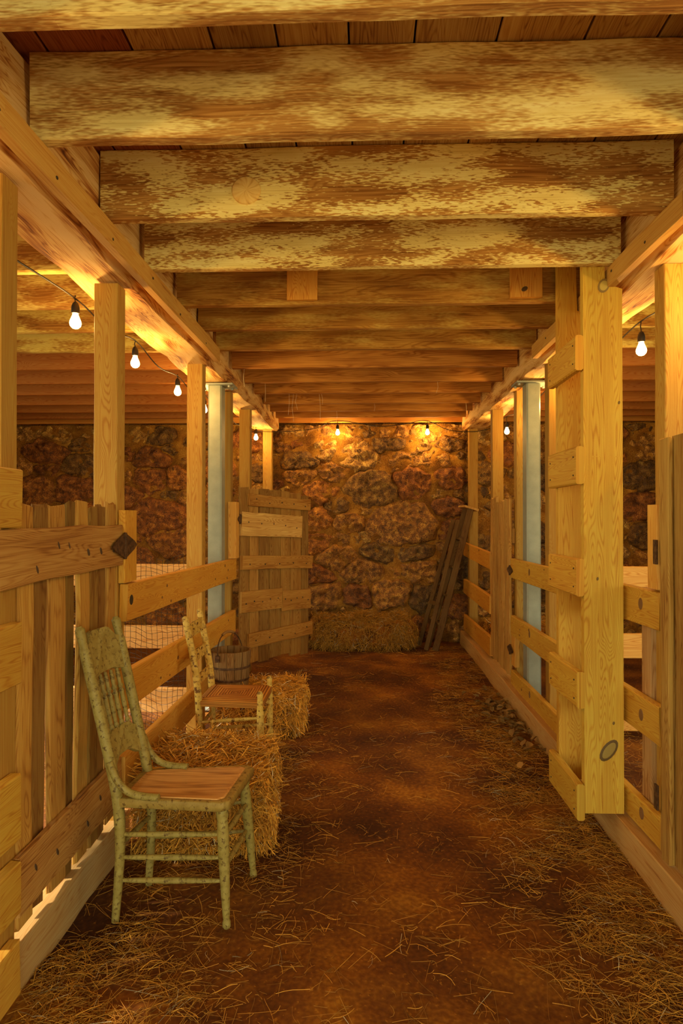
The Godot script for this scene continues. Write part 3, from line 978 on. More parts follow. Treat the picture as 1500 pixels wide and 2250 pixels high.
func build_net() -> void:
	var t := thing("wire_netting", "slack wire netting hung in front of the cross fence", "netting", Vector3(-1.7, 0.3, -4.3))
	var s := Soup.new()
	s.tint = Color.WHITE
	var cell := 0.036
	var nx := 36
	var ny := 33
	var at := func(i: int, j: int) -> Vector3:
		var x := -1.225 - i * cell
		var y := 0.05 + j * cell
		var n := fnl.get_noise_2d(x * 40.0, y * 40.0)
		var n2 := fnl.get_noise_2d(x * 40.0 + 200.0, y * 40.0)
		return Vector3(x + n * 0.03, y + n2 * 0.035 - 0.02 * sin(i * 0.5), -4.34 + n * 0.06)
	var r := 0.0015
	for i in nx + 1:
		for j in ny + 1:
			var p: Vector3 = at.call(i, j)
			for e in 2:
				if (e == 0 and i == nx) or (e == 1 and j == ny): continue
				if j == ny and rng.randf() < 0.45: continue
				var q: Vector3 = at.call(i + 1, j) if e == 0 else at.call(i, j + 1)
				var tx := (q - p).normalized()
				var a := tx.cross(Vector3(0, 0, 1)).normalized() * r
				var b := Vector3(0, 0, 1) * r
				var z := Vector2.ZERO
				var c := [a, b * 1.0 - a * 0.5, -b - a * 0.5]
				for k in 3:
					s.quad(p + c[k], q + c[k], q + c[(k + 1) % 3], p + c[(k + 1) % 3], z, z, z, z)
	var o := put(s.mesh(), "mesh_panel", t, M.wire, Transform3D())
	o.set_meta("kind", "stuff")

func build_right_side() -> void:
	var sill := beam("sill_beam", self, Vector3(1.23, 0.055, 1.2), Vector3(1.23, 0.055, ZW + 0.1), 0.15, 0.17, M.pine_rough, Color(0.62, 0.47, 0.26), {"seg": 30, "rough": 0.012, "freq": 1.5})
	tag(sill, "long grey sill timber on the ground under the ladder side fence", "beam")
	# fence between the tall gate and the far gate
	var f := thing("board_fence", "three board fence behind the fixed ladder", "fence", Vector3(1.22, 0.14, -4.0))
	for q in [[1.03, 1.20, 1.015, 1.16], [0.555, 0.735, 0.55, 0.69], [0.14, 0.275, 0.14, 0.25]]:
		var r := rail(f, 1.22, 2.69, 5.36, q[0], q[1], q[2], q[3], Color(0.62, 0.44, 0.085), M.pine, 3, -1.0)
		for z in [2.86, 3.30, 4.76]:
			knot(r, Vector3(1.2005, lerpf(q[0], q[1], 0.45) + rng.randf_range(-0.02, 0.02), -z), Vector3(-1, 0, 0), Vector3(0, 1, 0.1), 0.026, 0.022, Color(0.21, 0.10, 0.035))
	upright("post", f, 1.242, 1.33, 2.86, 2.95, 0.14, 1.19, M.old, Color(0.56, 0.40, 0.22))
	upright("hinge_block", f, 1.20, 1.24, 2.70, 2.79, 1.205, 1.555, M.pine, Color(0.76, 0.52, 0.16))
	upright("hinge_block", f, 1.205, 1.245, 5.24, 5.36, 0.30, 0.55, M.pine, Color(0.70, 0.46, 0.13))
	# far fence
	var f2 := thing("board_fence", "short three board fence between far gate and stone wall", "fence", Vector3(1.22, 0.14, -7.0))
	for q in [[1.0, 1.17, 1.05, 1.20], [0.575, 0.755, 0.60, 0.76], [0.17, 0.365, 0.16, 0.33]]:
		rail(f2, 1.215, 6.24, 7.86, q[0], q[1], q[2], q[3], Color(0.66, 0.40, 0.085), M.pine, 2, -1.0)
	# closed far gate
	var g3 := thing("plank_gate", "narrow plank gate with pointed tops beside the steel column", "gate", Vector3(1.21, 0.2, -5.8))
	var d := 5.40
	while d < 6.2:
		var w := minf(rng.randf_range(0.085, 0.12), 6.25 - d)
		var top := 1.66 + rng.randf_range(-0.03, 0.03)
		var tt := rng.randf_range(0.8, 1.1)
		beam("plank", g3, Vector3(1.212, 0.2, -d - w * 0.5), Vector3(1.212, top, -d - w * 0.5), w - rng.randf_range(0.006, 0.014), 0.024, M.old, Color(0.56 * tt, 0.40 * tt, 0.14 * tt), {"up": Vector3.RIGHT, "seg": 4, "rough": 0.012, "skew": 0.012})
		d += w
	for y in [0.5, 1.35]:
		beam("batten", g3, Vector3(1.236, y, -5.40), Vector3(1.236, y, -6.2), 0.022, 0.12, M.old, Color(0.5, 0.34, 0.12))
	hinge(g3, Vector3(1.196, 1.07, -5.37), -1.0, 0.8)
	hinge(g3, Vector3(1.196, 0.42, -5.37), -1.0, 0.8)
	# tall near gate
	var g4 := thing("plank_gate", "tall gate of thick overlapping planks beside the fixed ladder", "gate", Vector3(1.21, 0.15, -2.1))
	d = 1.55
	var k := 0
	while d < 2.65:
		var w: float = [0.10, 0.085, 0.12, 0.07, 0.11, 0.09, 0.13][k % 7]
		w = minf(w, 2.675 - d)
		if w < 0.03: break
		var proud := 0.024 if k % 2 == 0 else 0.0
		var tt := rng.randf_range(0.85, 1.12)
		beam("plank", g4, Vector3(1.217 - proud, 0.15, -d - w * 0.5), Vector3(1.217 - proud, 1.815 + rng.randf_range(-0.006, 0.006), -d - w * 0.5), w + (-0.002 if k % 2 == 0 else 0.034), 0.022, M.old, Color(0.50 * tt, 0.37 * tt, 0.12 * tt), {"up": Vector3.RIGHT, "seg": 5, "rough": 0.007, "skew": 0.006, "c": 0.005})
		d += w
		k += 1
	for y in [0.45, 1.5]:
		beam("batten", g4, Vector3(1.245, y, -1.55), Vector3(1.245, y, -2.64), 0.03, 0.14, M.old, Color(0.5, 0.34, 0.14))
	for y in [1.36, 0.36]:
		upright("hinge_plate", g4, 1.188, 1.196, 2.68, 2.71, y - 0.05, y + 0.05, M.iron, Color.WHITE)
	# cross fence in the right pen
	var pt := thing("board_fence", "cross fence in the straw littered pen behind the ladder", "fence", Vector3(2.2, 0, -4.46))
	for q in [[1.02, 1.17], [0.55, 0.715], [0.06, 0.2]]:
		beam("rail", pt, Vector3(1.34, (q[0] + q[1]) * 0.5, -4.46), Vector3(3.2, (q[0] + q[1]) * 0.5, -4.46), 0.036, q[1] - q[0], M.pine, Color(0.72, 0.48, 0.17), {"seg": 6, "rough": 0.003})
	upright("post", pt, 3.2, 3.29, 4.42, 4.51, 0.0, 1.3, M.pine_rough, Color(0.6, 0.4, 0.16))

# ------------------------------------------------------------------ string lights
func bulb(parent: Node3D, hang: Vector3, drop := 0.03, lit := true) -> void:
	var top := hang - Vector3(0, drop, 0)
	var s := tube("drop_cord", parent, [hang, hang - Vector3(0.004, drop * 0.5, 0), top], 0.003, M.cord, Color.WHITE, 6)
	lathe("socket", parent, top, top - Vector3(0, 0.055, 0), [Vector2(0.005, 0.0), Vector2(0.012, 0.12), Vector2(0.017, 0.35), Vector2(0.019, 0.55), Vector2(0.019, 1.0), Vector2(0.015, 1.0)], M.cord, Color(1.4, 1.2, 1.0), 12)
	var b0 := top - Vector3(0, 0.052, 0)
	var prof := [Vector2(0.013, 0.0), Vector2(0.0135, 0.12), Vector2(0.019, 0.30), Vector2(0.026, 0.52), Vector2(0.0275, 0.66), Vector2(0.0245, 0.82), Vector2(0.015, 0.95), Vector2(0.003, 1.0)]
	lathe("bulb", parent, b0, b0 - Vector3(0, 0.078, 0), prof, M.bulb, Color.WHITE, 14)
	var l := OmniLight3D.new()
	l.name = "bulb_light"
	parent.add_child(l, true)
	l.global_position = b0 - Vector3(0, 0.048, 0)
	l.light_color = Color(1.0, 0.79, 0.46)
	l.light_energy = 0.27
	l.light_size = 0.025
	l.omni_range = 14.0
	l.omni_attenuation = 2.0
	l.shadow_enabled = true

func build_lights() -> void:
	var yb := 2.56
	var left := thing("string_lights", "string of glowing bulbs along the netted pen girder", "string lights", Vector3(-1.36, yb, -4))
	var pts := []
	var hangs := [0.45, 1.30, 3.01, 3.81, 4.69, 5.48, 6.42, 7.42]
	for i in hangs.size():
		var x := -1.368 if i < hangs.size() - 1 else -1.25
		pts.append(Vector3(x, yb - 0.02 + (0.02 if i % 2 else 0.0), -hangs[i]))
		if i < hangs.size() - 1: pts.append(Vector3(x, yb - 0.055, -(hangs[i] + hangs[i + 1]) * 0.5))
		bulb(left, Vector3(x, yb - 0.005, -hangs[i]))
	tube("cord", left, smooth_path(pts), 0.004, M.cord, Color.WHITE, 6)
	var wall := thing("string_lights", "string of two glowing bulbs across the top of the stone wall", "string lights", Vector3(0, 2.65, -7.7))
	var wp := [Vector3(-1.24, yb - 0.05, -7.46), Vector3(-1.02, 2.52, -7.62), Vector3(-0.6, 2.56, -7.66), Vector3(-0.33, 2.67, -7.76), Vector3(0.18, 2.60, -7.76), Vector3(0.5, 2.63, -7.76), Vector3(0.74, 2.665, -7.76), Vector3(1.0, 2.54, -7.68), Vector3(1.3, 2.51, -7.60), Vector3(1.48, 2.53, -7.4)]
	tube("cord", wall, smooth_path(wp), 0.004, M.cord, Color.WHITE, 6)
	bulb(wall, Vector3(-0.32, 2.662, -7.76), 0.04)
	bulb(wall, Vector3(0.755, 2.66, -7.76), 0.04)
	var right := thing("string_lights", "string of glowing bulbs along the ladder side girder", "string lights", Vector3(1.46, yb, -4))
	pts = []
	hangs = [0.75, 1.6, 2.46, 3.46, 4.3, 5.1, 5.9, 6.68]
	for i in hangs.size():
		pts.append(Vector3(1.462, yb - 0.02, -hangs[i]))
		if i < hangs.size() - 1: pts.append(Vector3(1.462, yb - 0.05, -(hangs[i] + hangs[i + 1]) * 0.5))
		bulb(right, Vector3(1.462, yb - 0.02, -hangs[i]), 0.055)
	pts.append(Vector3(1.45, 2.55, -7.4))
	tube("cord", right, smooth_path(pts), 0.004, M.cord, Color.WHITE, 6)

# ------------------------------------------------------------------ ladder fixed to the fence
func build_wall_ladder() -> void:
	var t := thing("fixed_ladder", "upright wooden ladder of two wide planks with five board rungs", "ladder", Vector3(1.1, 0.145, -3.2))
	var tint := Color(0.66, 0.51, 0.095)
	var out := PackedVector2Array([Vector2(1.008, 0.147), Vector2(1.186, 0.147), Vector2(1.186, 2.555), Vector2(1.108, 2.58), Vector2(1.10, 2.915), Vector2(1.008, 2.915)])
	var r := extrude("rail", t, out, 0.04, M.pine, tint, Transform3D(Basis(), Vector3(0, 0, -3.03)), true)
	knot(r, Vector3(1.118, 0.435, -3.0095), Vector3(0, 0, 1), Vector3(0.75, 1, 0), 0.058, 0.030, Color(0.14, 0.08, 0.02))
	knot(r, Vector3(1.118, 0.435, -3.0075), Vector3(0, 0, 1), Vector3(0.75, 1, 0), 0.044, 0.020, Color(0.34, 0.23, 0.05))
	knot(r, Vector3(1.102, 2.57, -3.0095), Vector3(0, 0, 1), Vector3(0.4, 1, 0), 0.034, 0.026, Color(0.28, 0.17, 0.04))
	knot(r, Vector3(1.102, 2.57, -3.0075), Vector3(0, 0, 1), Vector3(0.4, 1, 0), 0.024, 0.018, Color(0.56, 0.40, 0.08))
	for q in [[1.07, 1.22], [1.14, 0.56], [1.17, 2.03]]:
		knot(r, Vector3(q[0], q[1], -3.0095), Vector3(0, 0, 1), Vector3(0.2, 1, 0), 0.008, 0.005, Color(0.18, 0.10, 0.02))
	extrude("rail", t, out, 0.04, M.pine, tint * Color(0.95, 0.88, 0.9), Transform3D(Basis(), Vector3(0, 0, -3.42)), true)
	for q in [[2.18, 2.342], [1.655, 1.83], [1.14, 1.312], [0.625, 0.795], [0.115, 0.282]]:
		var ym: float = (q[0] + q[1]) * 0.5
		var b := beam("rung", t, Vector3(0.989, ym, -3.005), Vector3(0.989, ym, -3.45), 0.036, q[1] - q[0], M.pine, pine_tint() * Color(1.1, 1.12, 1.1), {"rough": 0.003, "seg": 3, "c": 0.007})
		for z in [3.04, 3.41]:
			for dy in [-0.045, 0.04]:
				knot(b, Vector3(0.970, ym + dy, -z), Vector3(-1, 0, 0), Vector3.UP, 0.004, 0.004, Color(0.05, 0.03, 0.02))

# ------------------------------------------------------------------ chairs
func build_pressed_chair() -> void:
	var t := thing("pressed_back_chair", "pale green chipped painted chair with spindle back and wooden seat", "chair", Vector3(-0.70, 0, -2.52))
	var P: Material = M.paint
	var g := Color(0.50, 0.43, 0.21)
	# back posts, bent, with shaped finials
	var posts := []
	for s in 2:
		var q: Array = [
			[Vector3(-0.925, 0.0, -2.385), Vector3(-0.908, 0.26, -2.385), Vector3(-0.918, 0.45, -2.385), Vector3(-0.965, 0.66, -2.39), Vector3(-1.020, 0.88, -2.395), Vector3(-1.058, 1.03, -2.40), Vector3(-1.073, 1.09, -2.40)],
			[Vector3(-0.882, 0.0, -2.63), Vector3(-0.872, 0.26, -2.635), Vector3(-0.890, 0.45, -2.64), Vector3(-0.935, 0.66, -2.645), Vector3(-0.985, 0.88, -2.65), Vector3(-1.020, 1.03, -2.655), Vector3(-1.034, 1.09, -2.655)]][s]
		var path := smooth_path(q, 7)
		var rad := []
		for i in path.size():
			var y: float = (path[i] as Vector3).y
			var r := 0.0205
			if y < 0.40: r = lerpf(0.0145, 0.021, y / 0.40)
			if y > 1.0: r = lerpf(0.015, 0.0185, clampf((y - 1.0) / 0.07, 0, 1))
			if y > 0.975 and y < 1.0: r = 0.0205
			if y > 1.08: r = 0.011
			rad.append(r)
		tube("back_post", t, path, rad, P, g, 12)
		posts.append(path)
	# crest rail with a raised middle, and the lower back rail
	var panel := func(called: String, y0: float, y1: float, hump: float, dip: float, th: float):
		var rows_f := []
		var nu := 16
		var loop := []
		for side in 2:
			for i in nu + 1:
				var u := float(i) / nu if side == 0 else 1.0 - float(i) / nu
				var mid := 1.0 - absf(u - 0.5) * 2.0
				var y := 0.0
				if side == 0: y = y0 + dip * smoothstep(0.1, 0.75, mid)
				else: y = y1 + hump * smoothstep(0.15, 0.6, mid) - 0.012 * smoothstep(0.85, 1.0, mid)
				loop.append(Vector2(u, y))
		var poly := PackedVector2Array(loop)
		var ix := Geometry2D.triangulate_polygon(poly)
		var pos := func(q: Vector2, off: float) -> Vector3:
			var na := Vector3(-0.918, 0.45, -2.385).lerp(Vector3(-1.073, 1.09, -2.40), (q.y - 0.45) / 0.64)
			var nb := Vector3(-0.890, 0.45, -2.64).lerp(Vector3(-1.034, 1.09, -2.655), (q.y - 0.45) / 0.64)
			var bow := -0.016 * sin(q.x * PI)
			return na.lerp(nb, q.x) + Vector3(bow + off * 0.97, off * 0.24, 0)
		var so := Soup.new()
		so.tint = g
		for k in range(0, ix.size(), 3):
			for f in [1, -1]:
				var a: Vector3 = pos.call(poly[ix[k]], th * 0.5 * f)
				var b: Vector3 = pos.call(poly[ix[k + 1]], th * 0.5 * f)
				var c: Vector3 = pos.call(poly[ix[k + 2]], th * 0.5 * f)
				if ((b - a).cross(c - a)).x * f < 0:
					var sw := b
					b = c
					c = sw
				so.tri(a, b, c, Vector2.ZERO, Vector2.RIGHT, Vector2.ONE)
		for k in poly.size():
			var p: Vector2 = poly[k]
			var q: Vector2 = poly[(k + 1) % poly.size()]
			so.quad(pos.call(p, th * 0.5), pos.call(q, th * 0.5), pos.call(q, -th * 0.5), pos.call(p, -th * 0.5), Vector2.ZERO, Vector2.RIGHT, Vector2.ONE, Vector2.UP)
		put(so.mesh(), called, t, P, Transform3D())
	panel.call("crest_rail", 0.885, 1.015, 0.045, 0.012, 0.020)
	panel.call("lower_back_rail", 0.545, 0.655, 0.025, 0.035, 0.018)
	# five turned spindles
	for i in 5:
		var u := 0.2 + 0.15 * i
		var a := Vector3(-0.918, 0.45, -2.385).lerp(Vector3(-1.073, 1.09, -2.40), 0.28).lerp(Vector3(-0.890, 0.45, -2.64).lerp(Vector3(-1.034, 1.09, -2.655), 0.28), u) + Vector3(-0.016 * sin(u * PI), 0, 0)
		var b := Vector3(-0.918, 0.45, -2.385).lerp(Vector3(-1.073, 1.09, -2.40), 0.69).lerp(Vector3(-0.890, 0.45, -2.64).lerp(Vector3(-1.034, 1.09, -2.655), 0.69), u) + Vector3(-0.016 * sin(u * PI), 0, 0)
		lathe("spindle", t, a, b, [Vector2(0.006, 0), Vector2(0.008, 0.1), Vector2(0.011, 0.15), Vector2(0.006, 0.18), Vector2(0.011, 0.21), Vector2(0.007, 0.26), Vector2(0.010, 0.45), Vector2(0.0085, 0.62), Vector2(0.012, 0.66), Vector2(0.006, 0.69), Vector2(0.012, 0.73), Vector2(0.007, 0.77), Vector2(0.009, 0.9), Vector2(0.006, 1.0)], P, g, 10)
	# seat: board with painted rim and worn, slightly dished top panel
	var outl := [Vector2(-0.905, 2.37), Vector2(-0.52, 2.345), Vector2(-0.492, 2.365), Vector2(-0.462, 2.69), Vector2(-0.485, 2.712), Vector2(-0.885, 2.655), Vector2(-0.915, 2.62), Vector2(-0.925, 2.40)]
	var cx := Vector2(-0.70, 2.525)
	var ring := func(sc: float, y: float, dip := 0.0) -> Array:
		var row := []
		for q in outl:
			for h in 3:
				var nx2: Vector2 = outl[(outl.find(q) + 1) % outl.size()]
				var pt: Vector2 = (q as Vector2).lerp(nx2, h / 3.0)
				pt = cx + (pt - cx) * sc
				row.append(Vector3(pt.x, y - dip, -pt.y))
		return row
	var rim := [ring.call(0.95, 0.425), ring.call(1.0, 0.430), ring.call(1.01, 0.445), ring.call(1.0, 0.458), ring.call(0.975, 0.463), ring.call(0.88, 0.463), ring.call(0.87, 0.455), ring.call(0.80, 0.44)]
	put(skin(rim, true, g * Color(0.95, 0.82, 0.7)), "seat_rim", t, P, Transform3D())
	var top := [ring.call(0.885, 0.452), ring.call(0.872, 0.4645), ring.call(0.84, 0.466), ring.call(0.82, 0.462), ring.call(0.5, 0.459), ring.call(0.2, 0.458), ring.call(0.01, 0.458)]
	# worn wood of the top; grain runs front to back
	var sp := PackedVector3Array()
	var su := PackedVector2Array()
	var sc := PackedColorArray()
	var si := PackedInt32Array()
	for r in top.size():
		for q in top[r]:
			sp.append(q)
			su.append(Vector2(q.x * 0.9, q.z * 2.2))
			sc.append(Color(0.80, 0.80, 0.80))
	var nc: int = top[0].size()
	for r in top.size() - 1:
		for k in nc:
			var k2 := (k + 1) % nc
			si.append_array([r * nc + k, r * nc + k2, (r + 1) * nc + k2, r * nc + k, (r + 1) * nc + k2, (r + 1) * nc + k])
	put(smooth_mesh(sp, si, su, sc), "seat_panel", t, M.seat, Transform3D())
	# bent hip braces
	for s in 2:
		var z: float = [-2.372, -2.668][s]
		var x: float = [0.0, 0.025][s]
		tube("hip_brace", t, smooth_path([Vector3(-0.945 + x, 0.595, z), Vector3(-0.918 + x, 0.53, z - 0.002), Vector3(-0.875 + x, 0.487, z), Vector3(-0.815 + x, 0.472, z + 0.004), Vector3(-0.755 + x, 0.470, z + 0.008)]), 0.0135, P, g, 10)
	# front legs, turned and splayed
	var legp := [Vector2(0.011, 0.0), Vector2(0.0155, 0.015), Vector2(0.0155, 0.05), Vector2(0.0115, 0.075), Vector2(0.0135, 0.10), Vector2(0.018, 0.35), Vector2(0.0215, 0.60), Vector2(0.0225, 0.80), Vector2(0.019, 0.90), Vector2(0.023, 0.93), Vector2(0.023, 0.97), Vector2(0.019, 1.0)]
	lathe("front_leg", t, Vector3(-0.503, 0.0, -2.362), Vector3(-0.525, 0.432, -2.378), legp, P, g, 14)
	lathe("front_leg", t, Vector3(-0.462, 0.0, -2.70), Vector3(-0.500, 0.432, -2.672), legp, P, g, 14)
	# stretchers
	var rung := [Vector2(0.006, 0), Vector2(0.009, 0.15), Vector2(0.0115, 0.5), Vector2(0.009, 0.85), Vector2(0.006, 1)]
	for y in [0.335, 0.25, 0.165]:
		lathe("stretcher", t, Vector3(-0.912, y - 0.012, -2.385), Vector3(-0.518 + (0.335 - y) * 0.05, y, -2.374), rung, P, g, 10)
	for y in [0.32, 0.20]:
		lathe("stretcher", t, Vector3(-0.876, y - 0.01, -2.634), Vector3(-0.492, y, -2.68), rung, P, g, 10)
	for y in [0.325, 0.215]:
		lathe("stretcher", t, Vector3(-0.52 + (0.335 - y) * 0.05, y, -2.372), Vector3(-0.488, y - 0.01, -2.682), rung, P, g, 10)
	lathe("stretcher", t, Vector3(-0.912, 0.28, -2.385), Vector3(-0.874, 0.28, -2.635), rung, P, g, 10)

func build_rush_chair() -> void:
	var t := thing("ladder_back_chair", "small chipped cream chair with woven rush seat between straw bales", "chair", Vector3(-0.80, 0, -3.85))
	var P: Material = M.paint_chipped
	var c := Color(0.84, 0.68, 0.30)
	for s in 2:
		var z: float = [-3.68, -4.0][s]
		var o: float = [0.0, 0.0][s]
		tube("back_post", t, smooth_path([Vector3(-0.942, 0, z), Vector3(-0.948, 0.45, z), Vector3(-0.985, 0.72, z), Vector3(-1.022, 0.90, z), Vector3(-1.030, 0.935, z)]), [0.015, 0.016, 0.017, 0.018, 0.019, 0.020, 0.021, 0.021, 0.021, 0.021, 0.021, 0.021, 0.020, 0.020, 0.020, 0.020, 0.019, 0.019, 0.019, 0.018, 0.018, 0.016, 0.014, 0.010, 0.006], P, c, 10)
		lathe("front_post", t, Vector3(-0.585, 0, z + (0.02 if s == 0 else -0.02)), Vector3(-0.592, 0.515, z + (0.02 if s == 0 else -0.02)), [Vector2(0.013, 0), Vector2(0.019, 0.3), Vector2(0.021, 0.75), Vector2(0.016, 0.93), Vector2(0.02, 0.96), Vector2(0.012, 1.0)], P, c, 10)
	for q in [[0.80, 0.885, -1.012], [0.66, 0.73, -0.985], [0.53, 0.59, -0.963]]:
		beam("slat", t, Vector3(q[2], (q[0] + q[1]) * 0.5, -3.69), Vector3(q[2], (q[0] + q[1]) * 0.5, -3.99), 0.011, q[1] - q[0], P, c)
	# woven seat: four rush panels meeting on the diagonals
	var a := Vector3(-0.955, 0.462, -3.665)
	var b := Vector3(-0.575, 0.458, -3.65)
	var d := Vector3(-0.575, 0.458, -4.03)
	var e := Vector3(-0.955, 0.462, -4.015)
	var mid := (a + b + d + e) * 0.25 - Vector3(0, 0.012, 0)
	var cor := [a, b, d, e]
	for k in 4:
		var p: Vector3 = cor[k]
		var q: Vector3 = cor[(k + 1) % 4]
		var s := Soup.new()
		s.tint = Color(0.85, 0.78, 0.6)
		var n := 10
		for i in n:
			var f0 := float(i) / n
			var f1 := float(i + 1) / n
			for rr in 5:
				var g0 := rr / 5.0
				var g1 := (rr + 1) / 5.0
				var P0 := func(f: float, g: float) -> Vector3:
					var l := p.lerp(mid, g)
					var r := q.lerp(mid, g)
					return l.lerp(r, f) + Vector3(0, 0.010 * sin(minf(g * 4.0, 1.0) * PI * 0.5) - 0.008 * (1 if g == 0 else 0), 0)
				s.quad(P0.call(f0, g0), P0.call(f1, g0), P0.call(f1, g1), P0.call(f0, g1), Vector2(f0 * 0.1, g0 * 0.2), Vector2(f1 * 0.1, g0 * 0.2), Vector2(f1 * 0.1, g1 * 0.2), Vector2(f0 * 0.1, g1 * 0.2))
			var l0 := p.lerp(q, f0) - Vector3(0, 0.008, 0)
			var l1 := p.lerp(q, f1) - Vector3(0, 0.008, 0)
			s.quad(l0 - Vector3(0, 0.03, 0), l1 - Vector3(0, 0.03, 0), l1, l0, Vector2(f0 * 0.1, 0), Vector2(f1 * 0.1, 0), Vector2(f1 * 0.1, 0.1), Vector2(f0 * 0.1, 0.1))
			s.quad(l1 - Vector3(0, 0.03, 0), l0 - Vector3(0, 0.03, 0), mid - Vector3(0, 0.03, 0), mid - Vector3(0, 0.03, 0), Vector2.ZERO, Vector2.ZERO, Vector2.ZERO, Vector2.ZERO)
		put(s.mesh(), "rush_panel", t, M.rush, Transform3D())
	var rung := [Vector2(0.007, 0), Vector2(0.011, 0.3), Vector2(0.012, 0.5), Vector2(0.011, 0.7), Vector2(0.007, 1)]
	for y in [0.36, 0.22]:
		for z in [-3.675, -4.005]:
			lathe("stretcher", t, Vector3(-0.945, y - 0.03, z), Vector3(-0.59, y, z), rung, P, c, 8)
		lathe("stretcher", t, Vector3(-0.588, y - 0.02, -3.66), Vector3(-0.588, y - 0.02, -4.02), rung, P, c, 8)
	lathe("stretcher", t, Vector3(-0.945, 0.30, -3.68), Vector3(-0.945, 0.30, -4.0), rung, P, c, 8)

# ------------------------------------------------------------------ bucket
func build_bucket() -> void:
	var base := Vector3(-0.935, 0.315, -4.50)
	var t := thing("wooden_bucket", "old wooden stave bucket with bail handle on a straw bale", "bucket", base)
	var n := 16
	var h := 0.265
	for k in n:
		var s := Soup.new()
		var tt := rng.randf_range(0.7, 1.1)
		s.tint = Color(0.30 * tt, 0.21 * tt, 0.10 * tt)
		var g0 := TAU * (k + 0.03) / n
		var g1 := TAU * (k + 0.97) / n
		var P := func(g: float, r: float, y: float) -> Vector3: return Vector3(cos(g) * r, y, -sin(g) * r)
		var r0 := 0.122
		var r1 := 0.144
		var th := 0.013
		var gm := (g0 + g1) * 0.5
		var u0 := rng.randf()
		for e in 2:
			var ga := g0 if e == 0 else gm
			var gb := gm if e == 0 else g1
			var v0 := u0 + e * 0.05
			s.quad(P.call(ga, r0, 0.0), P.call(gb, r0, 0.0), P.call(gb, r1, h), P.call(ga, r1, h), Vector2(0, v0), Vector2(0, v0 + 0.05), Vector2(h * 0.5, v0 + 0.05), Vector2(h * 0.5, v0))
			s.quad(P.call(gb, r0 - th, 0.0), P.call(ga, r0 - th, 0.0), P.call(ga, r1 - th, h), P.call(gb, r1 - th, h), Vector2(0, v0 + 0.05), Vector2(0, v0), Vector2(h * 0.5, v0), Vector2(h * 0.5, v0 + 0.05))
			s.quad(P.call(ga, r1, h), P.call(gb, r1, h), P.call(gb, r1 - th, h), P.call(ga, r1 - th, h), Vector2(0, v0), Vector2(0, v0 + 0.05), Vector2(0.01, v0 + 0.05), Vector2(0.01, v0))
			s.quad(P.call(gb, r0, 0.0), P.call(ga, r0, 0.0), P.call(ga, r0 - th, 0.0), P.call(gb, r0 - th, 0.0), Vector2(0, v0), Vector2(0, v0 + 0.05), Vector2(0.01, v0 + 0.05), Vector2(0.01, v0))
		put(s.mesh(), "stave", t, M.old, Transform3D(Basis(), base))
	lathe("bottom", t, base + Vector3(0, 0.01, 0), base + Vector3(0, 0.025, 0), [Vector2(0.11, 0), Vector2(0.11, 1)], M.old, Color(0.25, 0.17, 0.09), 20)
	for y in [0.07, 0.155]:
		var rows := []
		for q in [[0.0, -0.008], [0.003, -0.008], [0.003, 0.008], [0.0, 0.008]]:
			var row := []
			for k in 32:
				var g := TAU * k / 32
				var r: float = 0.1225 + 0.022 * (y + q[1]) / h + q[0]
				row.append(Vector3(cos(g) * r, y + q[1], -sin(g) * r))
			rows.append(row)
		put(skin(rows, true, Color.WHITE), "hoop", t, M.iron, Transform3D(Basis(), base))
	var a := base + Vector3(-0.06, h - 0.03, 0.134)
	var b := base + Vector3(0.06, h - 0.03, -0.134)
	var m := (a + b) * 0.5
	var path := []
	for k in 15:
		var g := PI * k / 14.0
		path.append(m + (a - m) * cos(g) + Vector3(-0.02, 0.155, 0.0) * sin(g))
	tube("bail_handle", t, path, 0.004, M.iron, Color(0.9, 0.9, 0.9), 6)
	tube("grip", t, path.slice(5, 10), 0.010, M.old, Color(0.35, 0.24, 0.11), 8)
	for p in [a, b]:
		upright("ear", t, p.x - 0.016, p.x + 0.016, -p.z - 0.016, -p.z + 0.016, p.y - 0.03, p.y + 0.012, M.iron, Color.WHITE)

# ------------------------------------------------------------------ straw
var stalks := []
func stalk_meshes() -> void:
	for v in 3:
		var s := Soup.new()
		var pts := []
		var bend: float = [0.02, 0.07, 0.16][v]
		for i in 5:
			var f := i / 4.0
			pts.append(Vector3(f - 0.5, bend * sin(f * PI) * 0.8, bend * 0.5 * sin(f * PI * 1.5)))
		for i in 4:
			var a: Vector3 = pts[i]
			var b: Vector3 = pts[i + 1]
			for k in 3:
				var g0 := TAU * k / 3
				var g1 := TAU * (k + 1) / 3
				var o0 := Vector3(0, cos(g0), sin(g0)) * 0.011
				var o1 := Vector3(0, cos(g1), sin(g1)) * 0.011
				s.quad(a + o0, b + o0, b + o1, a + o1, Vector2.ZERO, Vector2.ZERO, Vector2.ZERO, Vector2.ZERO)
		stalks.append(s.mesh())

func straw_color(lo := 0.55, hi := 1.15) -> Color:
	var t := rng.randf_range(lo, hi)
	var q := rng.randf()
	if q < 0.04: return Color(0.70 * t, 0.54 * t, 0.26 * t)
	if q < 0.45: return Color(0.48 * t, 0.21 * t, 0.02 * t)
	return Color(0.78 * t, 0.37 * t, 0.036 * t)

